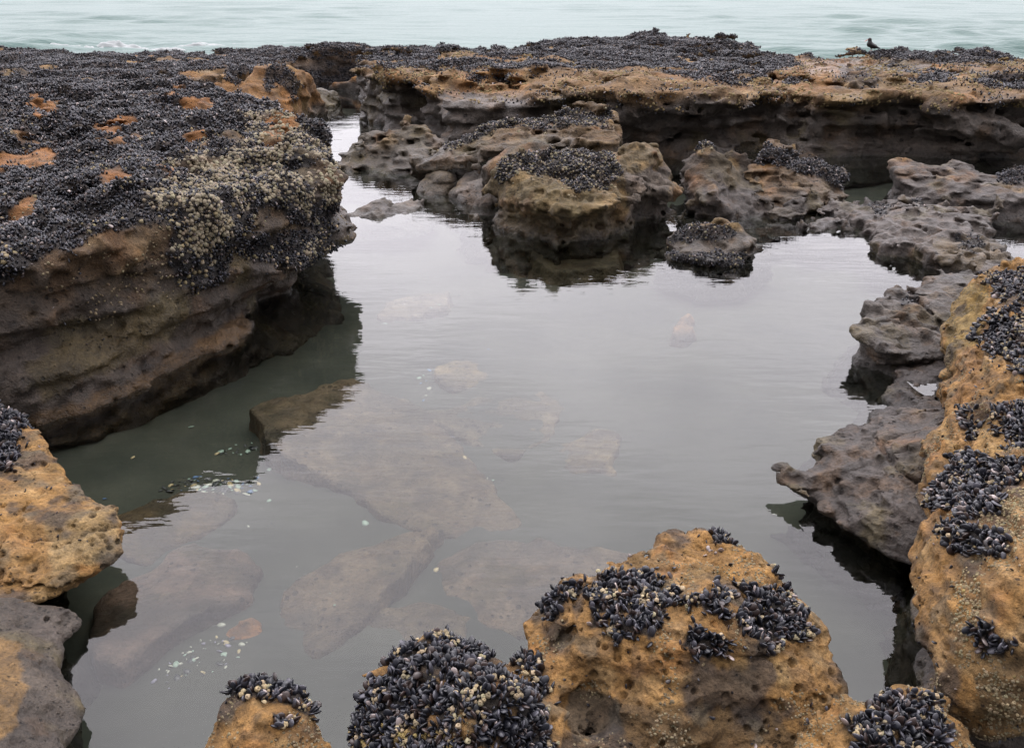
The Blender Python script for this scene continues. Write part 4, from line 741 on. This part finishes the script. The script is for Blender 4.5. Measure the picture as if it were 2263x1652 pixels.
small_bed('slab', [[(958, 335), (1010, 300), (1080, 262), (1200, 248), (1345, 243), (1345, 272), (1200, 278), (1080, 292), (1005, 328)]], .038, 1500, 124, amp=16, pale=.08, bdens=260)
small_bed('islet', [[(1478, 530), (1520, 492), (1630, 498), (1632, 525), (1500, 538)], [(1478, 560), (1640, 555), (1645, 592), (1500, 584)]], .03, 2400, 126, pale=.03, bdens=200, bsize=.011)
small_bed('grey_block', [[(1538, 300), (1582, 298), (1595, 325), (1545, 332)]], .038, 2200, 128, bdens=600)
small_bed('orange', [[(575, 165), (600, 135), (630, 145), (662, 185), (655, 222), (620, 190), (590, 195)], [(500, 175), (540, 165), (530, 185)]], .05, 1200, 130)
small_bed('orange_block', [[(725, 150), (800, 148), (800, 162), (730, 162)]], .05, 900, 131)
small_bed('back_right', [[(2185, 365), (2240, 355), (2300, 365), (2290, 400), (2210, 402)]], .036, 1800, 132)
small_bed('platform', [[(2110, 520), (2170, 530), (2150, 560), (2110, 550)], [(1900, 452), (1960, 455), (1950, 470)], [(2010, 440), (2060, 440), (2040, 455)]], .03, 1100, 134, amp=18)
small_bed('grey_shelf', [[(1985, 655), (2030, 650), (2030, 668), (1990, 672)]], .028, 900, 136)
# the foreground: clumps with names of their own
CL = {
 'fore': [('the dense mussel mound at the bottom, left of the round pothole', [[(745, 1700), (755, 1652), (785, 1530), (875, 1428), (1000, 1388), (1062, 1402), (1075, 1455), (1060, 1480), (1150, 1500), (1205, 1560), (1228, 1700)]], 4600, .029, .05),
   ('the small clump on the left shoulder of the big foreground boulder', [[(1190, 1305), (1225, 1285), (1295, 1288), (1312, 1318), (1255, 1335), (1240, 1372), (1200, 1355)]], 4300, .027, .08),
   ('the long mussel band across the top of the big foreground boulder', [[(1308, 1312), (1330, 1278), (1420, 1262), (1490, 1292), (1560, 1312), (1590, 1295), (1622, 1312), (1600, 1358), (1500, 1350), (1460, 1372), (1432, 1412), (1375, 1402), (1318, 1372)]], 4300, .028, .05),
   ('the thick clump on the right shoulder of the big foreground boulder', [[(1612, 1365), (1650, 1330), (1640, 1302), (1720, 1288), (1782, 1345), (1775, 1405), (1705, 1442), (1655, 1412)]], 4300, .028, .10),
   ('the low round clump on the front of the big foreground boulder', [[(1508, 1425), (1540, 1398), (1612, 1412), (1602, 1452), (1530, 1455)]], 4300, .028, .05),
   ('the narrow clump between mussel mound and big boulder', [[(1148, 1452), (1190, 1448), (1220, 1525), (1192, 1545)]], 3600, .028, .06),
   ('the tiny tufts along the far rim of the big foreground boulder', [[(1722, 1262), (1768, 1265), (1775, 1305)], [(1575, 1178), (1605, 1178), (1620, 1205), (1590, 1200)]], 4000, .026, .0)],
 'stub': [('the tuft on the small ochre stub at the bottom edge', [[(498, 1540), (515, 1495), (600, 1475), (662, 1500), (690, 1555), (675, 1590), (640, 1560), (560, 1530)], [(605, 1575), (655, 1572), (652, 1602), (608, 1606)]], 4600, .029, .07)],
 'corner': [('the round mussel cluster at the bottom right corner', [[(1880, 1610), (1920, 1560), (1990, 1530), (2068, 1545), (2088, 1625), (2062, 1700), (1880, 1700)]], 4300, .028, .07)],
 'wall': [('the high clump at the top of the ochre wall', [[(2178, 615), (2300, 590), (2300, 665), (2195, 645)]], 3600, .028, .04),
   ('the broad mussel patch on the upper ochre wall', [[(2150, 745), (2200, 690), (2300, 680), (2300, 890), (2230, 805)], [(2190, 900), (2300, 880), (2300, 990), (2210, 985)], [(2115, 912), (2150, 905), (2150, 965)]], 3000, .028, .05),
   ('the wide mussel clump halfway down the ochre wall', [[(2072, 1062), (2110, 1008), (2300, 1005), (2300, 1055), (2150, 1100), (2215, 1100), (2205, 1142), (2110, 1135), (2060, 1112)], [(2080, 1150), (2150, 1145), (2245, 1210), (2205, 1235), (2100, 1222)]], 3900, .029, .09),
   ('the small clump low on the ochre wall', [[(2158, 1392), (2200, 1372), (2245, 1420), (2205, 1445)]], 3800, .028, .06)],
 'left_boulder': [('the clump on top of the yellow boulder at left', [[(-60, 840), (45, 880), (52, 960), (30, 1032), (-60, 1050)]], 4000, .03, .06)],
}
sd = 200
for key, cl in CL.items():
    R = ROCKS[key]; allb = np.zeros(len(R['v']))
    for name, polys, dens, size, pale in cl:
        b_ = np.clip(mask_of(R, polys, 10, 24, .10, sd) - .8 * sstep(fbm(R['v'], .05, sd + 9, 3), .35, .6), 0, 1); allb = np.maximum(allb, b_)
        mussels(key, 'in ' + name, b_, dens, size, sd, near=True, pale=pale, tilt=.85); sd += 3
    R['bed'] = allb
    hal = np.clip(mask_of(R, sum([c[1] for c in cl], []), 30, 26, .1, sd) - allb, 0, 1)      # loose fringe
    R['c'] = mixc(R['c'], (.016, .014, .013), .95 * allb)
    rk = {'fore': 'the big foreground boulder', 'stub': 'the small stub at the bottom edge', 'corner': 'the bottom right corner boulder', 'wall': 'the ochre wall at right', 'left_boulder': 'the yellow boulder at the left edge'}[key]
    sp = (1 - allb) * sstep(fbm(R['v'], .16, sd, 3), -.15, .45) * (R['v'][:, 2] > .12)
    mussels(key, 'scattered over bare stone of ' + rk, np.clip(sp + hal * .6, 0, 1), 150, .019, sd + 1, near=True, pale=.05, tilt=.7, lie=.6, sink=.12)
    bm = (1 - .75 * allb) * sstep(fbm(R['v'], .13, sd + 2, 4), .12, .5) * (R['v'][:, 2] > .08)
    if key != 'left_boulder':
        barnacles(key, rk, bm, 5200, .0042, sd + 3, col=(0.177, 0.143, 0.088), near=True)
        barnacles(key, rk, np.clip(hal * .5 + allb * .35, 0, 1) * sstep(fbm(R['v'], .07, sd + 4, 2), .1, .5), 2600, .0062, sd + 5, col=(0.231, 0.184, 0.109), near=True)
        barnacles(key, rk, allb * sstep(fbm(R['v'], .055, sd + 6, 2), .28, .5), 5200, .0085, sd + 7, col=(.27, .22, .14), near=True, lift=.014)
    sd += 20
R = ROCKS['fore']
barnacles('fore', 'the foot of the mussel mound', mask_of(R, [[(745, 1680), (770, 1590), (820, 1600), (1000, 1615), (1040, 1700)]], 10, 14, .06), 6000, .0075, 180, col=(0.245, 0.184, 0.075), near=True)
barnacles('wall', 'the ochre wall at right', mask_of(ROCKS['wall'], [[(2140, 1130), (2263, 1080), (2263, 1200), (2200, 1180)], [(2100, 1280), (2160, 1260), (2170, 1400), (2120, 1460)], [(2160, 1480), (2263, 1500), (2263, 1600), (2190, 1590)]], 20, 20, .08), 7000, .0055, 182, col=(0.204, 0.163, 0.095), near=True)
w3 = ROCKS['fore']
b3 = mask_of(w3, [[(1553, 1212), (1590, 1210), (1592, 1230), (1556, 1230)]], 3, 0)
mussels('fore', 'bleached', b3, 2200, .034, 190, near=True, pale=1.0, lie=.9, tilt=.2)
finish_rocks()

# the 300 mussels (and barnacles) that show largest become objects of their own
def visible_counts(batches, samples):
    Wd, Hd = 1024, 747; s = 1024 / 2263.0
    zb = np.full(Wd * Hd, 1e9, np.float32); ib = np.full(Wd * Hd, -1, np.int64)
    def splat(pt, ident, k):
        q, dep = proj(pt); x = np.round(q[:, 0] * s).astype(int); y = np.round(q[:, 1] * s).astype(int)
        for dx in range(-k, k + 1):
            for dy in range(-k, k + 1):
                X, Y = x + dx, y + dy; ok = (X >= 0) & (X < Wd) & (Y >= 0) & (Y < Hd)
                li = Y[ok] * Wd + X[ok]; dd = dep[ok].astype(np.float32); ident_ = ident[ok]
                o = np.argsort(-dd, kind='stable'); li, dd, ident_ = li[o], dd[o], ident_[o]
                m = dd < zb[li] - 1e-4
                zb[li[m]] = dd[m]; ib[li[m]] = ident_[m]
                # later (nearer) writes win because the order runs far to near
    for key in ('fore', 'stub', 'corner', 'wall', 'left_boulder', 'left_low', 'tip'):
        v_ = ROCKS[key]['v'] - .004 * ROCKS[key]['n']; splat(v_, np.full(len(v_), -1), 1)
    off = 0; offs = []
    for b in batches:
        offs.append(off)
        if b['near']:
            bv = samples[np.linspace(0, len(samples) - 1, min(24, len(samples))).astype(int)]
            pts = (np.einsum('nij,mj->nmi', b['M'], bv) + b['p'][:, None]).reshape(-1, 3)
            splat(pts, np.repeat(np.arange(len(b['p'])) + off, len(bv)), 0)
        off += len(b['p'])
    return np.bincount(ib[ib >= 0], minlength=off), offs
def choose(batches, samples, n=300):
    cnt, offs = visible_counts(batches, samples); order = np.argsort(-cnt)[:n]; order = order[cnt[order] > 1]
    sel = [np.zeros(len(b['p']), bool) for b in batches]
    for i in order:
        k = int(np.searchsorted(offs, i, 'right') - 1); sel[k][i - offs[k]] = True
    return sel
def individuals(name, batches, sel, base, mat, labf, cat, grpf):
    bv, bf, sh = base
    cache = {}
    for b, s in zip(batches, sel):
        for i in np.nonzero(s)[0]:
            key = tuple(np.round(np.log(np.maximum(b['col'][i], .004)) * 4).astype(int))
            me = cache.get(key)
            if me is None:
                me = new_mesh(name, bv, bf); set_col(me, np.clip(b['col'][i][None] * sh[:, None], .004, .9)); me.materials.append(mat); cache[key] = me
            o = link(name, me, None, labf(b, i), cat, grpf(b, i))
            M = b['M'][i]; mw = Matrix(((M[0, 0], M[0, 1], M[0, 2], b['p'][i, 0]), (M[1, 0], M[1, 1], M[1, 2], b['p'][i, 1]), (M[2, 0], M[2, 1], M[2, 2], b['p'][i, 2]), (0, 0, 0, 1)))
            o.matrix_world = mw
def mtone(b, i):
    c = b['col'][i]
    if c.max() > .15: return 'pale worn'
    if c.max() > .055: return 'grey'
    return 'brown black' if c[0] > c[2] else 'blue black'
def mlab(b, i):
    if b['region'] == 'bleached': return 'bleached white mussel in the trio near the peak of the big foreground boulder'
    return mtone(b, i) + ' mussel ' + b['region']
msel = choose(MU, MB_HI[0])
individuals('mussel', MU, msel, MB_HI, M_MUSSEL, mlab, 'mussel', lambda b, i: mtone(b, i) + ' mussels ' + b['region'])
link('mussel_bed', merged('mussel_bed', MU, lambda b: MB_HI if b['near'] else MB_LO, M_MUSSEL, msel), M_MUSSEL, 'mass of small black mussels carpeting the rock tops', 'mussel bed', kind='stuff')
bsel = choose(BA, BB[0])
individuals('barnacle', BA, bsel, BB, M_BARN, lambda b, i: 'pale beige barnacle crusted on ' + b['region'], 'barnacle', lambda b, i: 'barnacles on ' + b['region'])
link('barnacle_crust', merged('barnacle_crust', BA, lambda b: KN if b['knob'] else BB, M_BARN, bsel), M_BARN, 'crust of small beige barnacles dotting the rocks', 'barnacle crust', kind='stuff')
print('mussels', sum(len(b['p']) for b in MU), 'barnacles', sum(len(b['p']) for b in BA), [int(s.sum()) for s in msel if s.sum()], sum(int(s.sum()) for s in bsel))

# ------------------------------------------------------------------ shell fragments under water
rs = np.random.default_rng(77)
POOLBVH = None
def floor_z(x, y):
    best = -1e9
    for k in FB:
        h = FB[k].ray_cast(Vector((x, y, -.03)), Vector((0, 0, -1)), 2)
        if h[0] is not None: best = max(best, h[0].z)
    return best if best > -5 else -.3
FB = {}
dg = None
for o in [o for o in COL.objects if o.name.startswith('pool_floor')] + [ROCKS[k]['obj'] for k in ROCKS if k[0] == 's' and k[1:].isdigit()]:
    FB[o.name] = BVHTree.FromPolygons([tuple(c) for c in np.array([v.co[:] for v in o.data.vertices])], [tuple(p.vertices) for p in o.data.polygons])
def flake_mesh(seed, col):
    r_ = np.random.default_rng(seed); n = 9; V, F = [], []
    for lay, z in ((0, .0), (1, .07)):
        for k in range(n):
            a = 2 * math.pi * k / n; q = r_.uniform(.55, 1) if lay == 0 else np.hypot(V[k][0], V[k][1] / .62)
            V.append((q * math.cos(a), .62 * q * math.sin(a), z - .18 * q * q * (1 + .3 * math.cos(2 * a))))
    V += [(0, 0, .05), (0, 0, .14)]; m_ = 2 * n
    for k in range(n):
        b_ = (k + 1) % n; F += [(k, b_, b_ + n), (k, b_ + n, k + n), (m_, b_, k), (m_ + 1, k + n, b_ + n)]
    me = new_mesh('shell_fragment', np.array(V), np.array(F)); set_col(me, np.tile(np.array(col), (len(V), 1)) * r_.uniform(.8, 1.1, (len(V), 1))); me.materials.append(M_FRAG)
    return me
FC = {'white': (.36, .37, .32), 'mint': (.24, .33, .28), 'blue': (.07, .14, .28), 'cream': (.38, .31, .18), 'dark': (.03, .035, .04), 'violet': (.2, .19, .27)}
FM = {c: [flake_mesh(300 + 7 * i + j, FC[c]) for j in range(3)] for i, c in enumerate(FC)}
def frag(qx, qy, colr, size, label, group):
    x, y = P(qx, qy, -.28); x, y = P(qx, qy, max(floor_z(x, y), -.5) + .008); z = floor_z(x, y)
    o = bpy.data.objects.new('shell_fragment', FM[colr][rs.integers(3)]); COL.objects.link(o)
    o.location = (x, y, z + .004); o.scale = (size, size, size * .8); o.rotation_euler = (rs.normal(0, .3), rs.normal(0, .3), rs.uniform(0, 6.28))
    tag(o, label, 'shell fragment', group)
def cluster(poly, n, cols, size, where):
    p = np.array(poly, float); lo_, hi_ = p.min(0), p.max(0); k = 0
    while k < n:
        q = rs.uniform(lo_, hi_)
        if poly_sd(np.array([q[0]]), np.array([q[1]]), p)[0] > rs.normal(0, 6): continue
        c = cols[rs.integers(len(cols))]; frag(q[0], q[1], c, size * (.35 + 1.3 * rs.random() ** 2), c + ' shell fragment ' + where, c + ' fragments ' + where); k += 1
cluster([(330, 1480), (400, 1430), (480, 1400), (545, 1420), (530, 1460), (440, 1500), (360, 1520)], 62, ['white', 'white', 'mint', 'cream', 'dark', 'violet'], .017, 'in the bright scatter under shallow water at lower left')
cluster([(345, 1080), (420, 1050), (520, 1055), (590, 1062), (560, 1085), (480, 1092), (400, 1075)], 120, ['dark', 'dark', 'dark', 'dark', 'mint', 'blue', 'cream', 'white'], .024, 'in the dark drift beside the sunken hump')
cluster([(480, 1000), (560, 975), (590, 985), (540, 1012)], 36, ['dark', 'dark', 'mint', 'dark'], .022, 'in the small drift left of the broad sunken slab')
cluster([(920, 830), (960, 800), (968, 880), (940, 885)], 16, ['white', 'mint', 'blue', 'white'], .02, 'around the yellowish sunken stone mid pool')
cluster([(1060, 1045), (1120, 1040), (1110, 1060), (1070, 1062)], 10, ['dark', 'mint', 'dark', 'white'], .018, 'in the little heap right of the broad sunken slab')
cluster([(430, 1130), (600, 1110), (850, 1260), (620, 1420), (480, 1250)], 12, ['white', 'mint', 'dark'], .010, 'strewn over the sunken rocks at lower left')
cluster([(820, 600), (1000, 620), (1100, 760), (900, 740)], 12, ['mint', 'white'], .016, 'strewn sparsely on the bed left of the boulder reflection')
for qx, qy, c, s_, lab in [(808, 1155, 'mint', .032, 'large mint white shell piece alone beside the broad slab edge'), (963, 1257, 'cream', .024, 'lone cream shell piece between the wedge slab and the brown rock'), (1710, 1135, 'white', .028, 'lone white shell piece near the pointed grey slab'), (850, 707, 'mint', .036, 'lone mint shell piece far out, left of the boulder reflection'), (1080, 771, 'blue', .02, 'lone blue shell piece above the yellowish sunken stone'),
                           (490, 1380, 'white', .028, 'largest white shell piece at lower left, beside the orange stone'), (421, 941, 'mint', .03, 'lone pale shell piece in the dark mirrored shade of the ledge'), (293, 1008, 'cream', .026, 'lone cream shell piece nearest the foot of the left ledge'), (230, 1098, 'blue', .018, 'lone blue shell piece beside the yellow boulder'), (595, 1104, 'mint', .02, 'lone mint shell piece just off the dark drift'), (1000, 956, 'violet', .026, 'lone violet grey shell piece in the gap between the slabs'), (1027, 1011, 'cream', .024, 'lone cream shell piece under the pale olive slab'), (480, 1002, 'cream', .028, 'lone bright cream shell piece at the end of the small drift')]:
    frag(qx, qy, c, s_, lab, None)

# ------------------------------------------------------------------ the black shorebird on the reef crest
rb = ROCKS['reef']; RB = BVHTree.FromPolygons([tuple(c) for c in rb['v']], [tuple(int(i) for i in p) for p in rb['f']])
bx, by, _ = PY(1924, 116, 20.6)
best = None
for yy in np.arange(17.5, 23.5, .05):
    xx = PY(1924, 116, yy)[0]; h = RB.ray_cast(Vector((xx, yy, 3)), Vector((0, 0, -1)), 4)
    if h[0] is not None:
        angl = (H - h[0].z) / yy
        if best is None or angl < best[0]: best = (angl, xx, yy, h[0].z)
_, bx, by, bz = best
def sdf_mesh(name, fn, lo_, hi_, h):
    lo_ = np.array(lo_); n = np.ceil((np.array(hi_) - lo_) / h).astype(int) + 1
    g = np.meshgrid(*[lo_[k] + np.arange(n[k]) * h for k in range(3)], indexing='ij')
    return surface_nets(fn(*g).astype(np.float32), lo_, h)
def cap(g, a, b, ra, rb_, sy=1.0):
    a, b = np.array(a, float), np.array(b, float); e = b - a
    wx, wy, wz = g[0] - a[0], (g[1] - a[1]) / sy, g[2] - a[2]; t = np.clip((wx * e[0] + wy * e[1] + wz * e[2]) / (e @ e), 0, 1)
    return np.sqrt((wx - e[0] * t) ** 2 + (wy - e[1] * t) ** 2 + (wz - e[2] * t) ** 2) - (ra + (rb_ - ra) * t)
def smin(a, b, k): return np.minimum(a, b) - np.maximum(k - np.abs(a - b), 0) ** 2 / (4 * k)
def bird_body(x, y, z):
    g = (x, y, z)
    d = cap(g, (-.045, 0, .135), (.06, 0, .088), .062, .045, .85); d = smin(d, cap(g, (-.05, 0, .16), (-.056, 0, .225), .044, .033, .85), .03)
    d = smin(d, cap(g, (-.058, 0, .232), (-.064, 0, .236), .037, .034, .8), .02); d = smin(d, cap(g, (.06, 0, .095), (.185, 0, .052), .035, .010, .7), .03)
    d = smin(d, cap(g, (-.01, .042, .125), (.15, .022, .066), .026, .008, .5), .012); d = smin(d, cap(g, (-.01, -.042, .125), (.15, -.022, .066), .026, .008, .5), .012)
    d = smin(d, cap(g, (-.005, .018, .075), (.0, .018, .055), .02, .012), .02); d = smin(d, cap(g, (.012, -.018, .075), (.008, -.018, .055), .02, .012), .02)
    return d
bird = bpy.data.objects.new('shorebird', None); COL.objects.link(bird)
bird.location = (bx, by, bz + .03); bird.rotation_euler = (0, 0, math.radians(-8)); bird.scale = (1.06,) * 3
tag(bird, 'black shorebird with a long red bill standing in profile on the far reef crest', 'bird')
def flat_mat(name, c, r=.5):
    m, N, L, b = mat_new(name); b.inputs['Base Color'].default_value = (*c, 1); b.inputs['Roughness'].default_value = r
    nn = nd(N, 'ShaderNodeTexNoise', Scale=120, Detail=3); bp = nd(N, 'ShaderNodeBump', Strength=.2, Distance=.002); L.new(nn.outputs['Fac'], bp.inputs['Height']); L.new(bp.outputs[0], b.inputs['Normal']); return m
v, f = sdf_mesh('body', bird_body, (-.13, -.08, .02), (.22, .08, .3), .005)
link('body', new_mesh('body', v, f), flat_mat('sooty_plumage', (.018, .017, .017), .6), parent=bird)
v, f = sdf_mesh('bill', lambda x, y, z: cap((x, y, z), (-.088, 0, .232), (-.165, 0, .192), .0095, .004, .6), (-.19, -.02, .17), (-.06, .02, .26), .003)
link('bill', new_mesh('bill', v, f), flat_mat('red_bill', (.62, .10, .05)), parent=bird)
for sy, dx in ((.018, 0), (-.018, .012)):
    v, f = sdf_mesh('leg', lambda x, y, z: smin(smin(cap((x, y, z), (dx, sy, .06), (dx + .006, sy, .004), .0065, .005), cap((x, y, z), (dx + .006, sy, .004), (dx - .03, sy, .002), .005, .004), .004), np.minimum(cap((x, y, z), (dx + .006, sy, .004), (dx - .024, sy + .014, .002), .005, .003), cap((x, y, z), (dx + .006, sy, .004), (dx - .024, sy - .014, .002), .005, .003)), .004), (-.06, -.05, -.01), (.04, .05, .075), .0032)
    link('leg', new_mesh('leg', v, f), flat_mat('dull_pink_leg', (.30, .16, .14)), parent=bird)
for s_ in (1, -1):
    v, f = sdf_mesh('eye', lambda x, y, z: np.sqrt((x + .079) ** 2 + (y - s_ * .0235) ** 2 + (z - .240) ** 2) - .006, (-.1, -.05, .22), (-.06, .05, .26), .002)
    link('eye', new_mesh('eye', v, f), flat_mat('red_eye', (.4, .05, .02), .15), parent=bird)

# ------------------------------------------------------------------ surf where the sea meets the reef
v, f = sheet(np.linspace(-25, -7, 640), np.linspace(33, 42, 220), lambda v: -.22 + .42 * np.clip(fbm(v, (2.6, .8, 1), 61, 4) * .9 + .22 - .42 * np.abs(v[:, 1] - 37 - .9 * np.sin(v[:, 0] * .5)), 0, 1) * sstep(v[:, 0], -25, -21) * sstep(-v[:, 0], 7.5, 10) + .07 * np.clip(fbm(v, .3, 62, 3), -.5, 1))
keep = (v[f][:, :, 2] > -.10).any(1); f = f[keep]; u_, inv = np.unique(f, return_inverse=True); f = inv.reshape(f.shape); v = v[u_]
m, N, L, b = mat_new('sea_foam'); b.inputs['Base Color'].default_value = (.34, .36, .36, 1); b.inputs['Roughness'].default_value = .9
nn = nd(N, 'ShaderNodeTexNoise', Scale=9, Detail=5); bp = nd(N, 'ShaderNodeBump', Strength=.7, Distance=.06); L.new(nn.outputs['Fac'], bp.inputs['Height']); L.new(bp.outputs[0], b.inputs['Normal'])
link('foam', new_mesh('foam', v, f), m, 'white surf breaking along the far left edge of the reef', 'foam', kind='stuff')
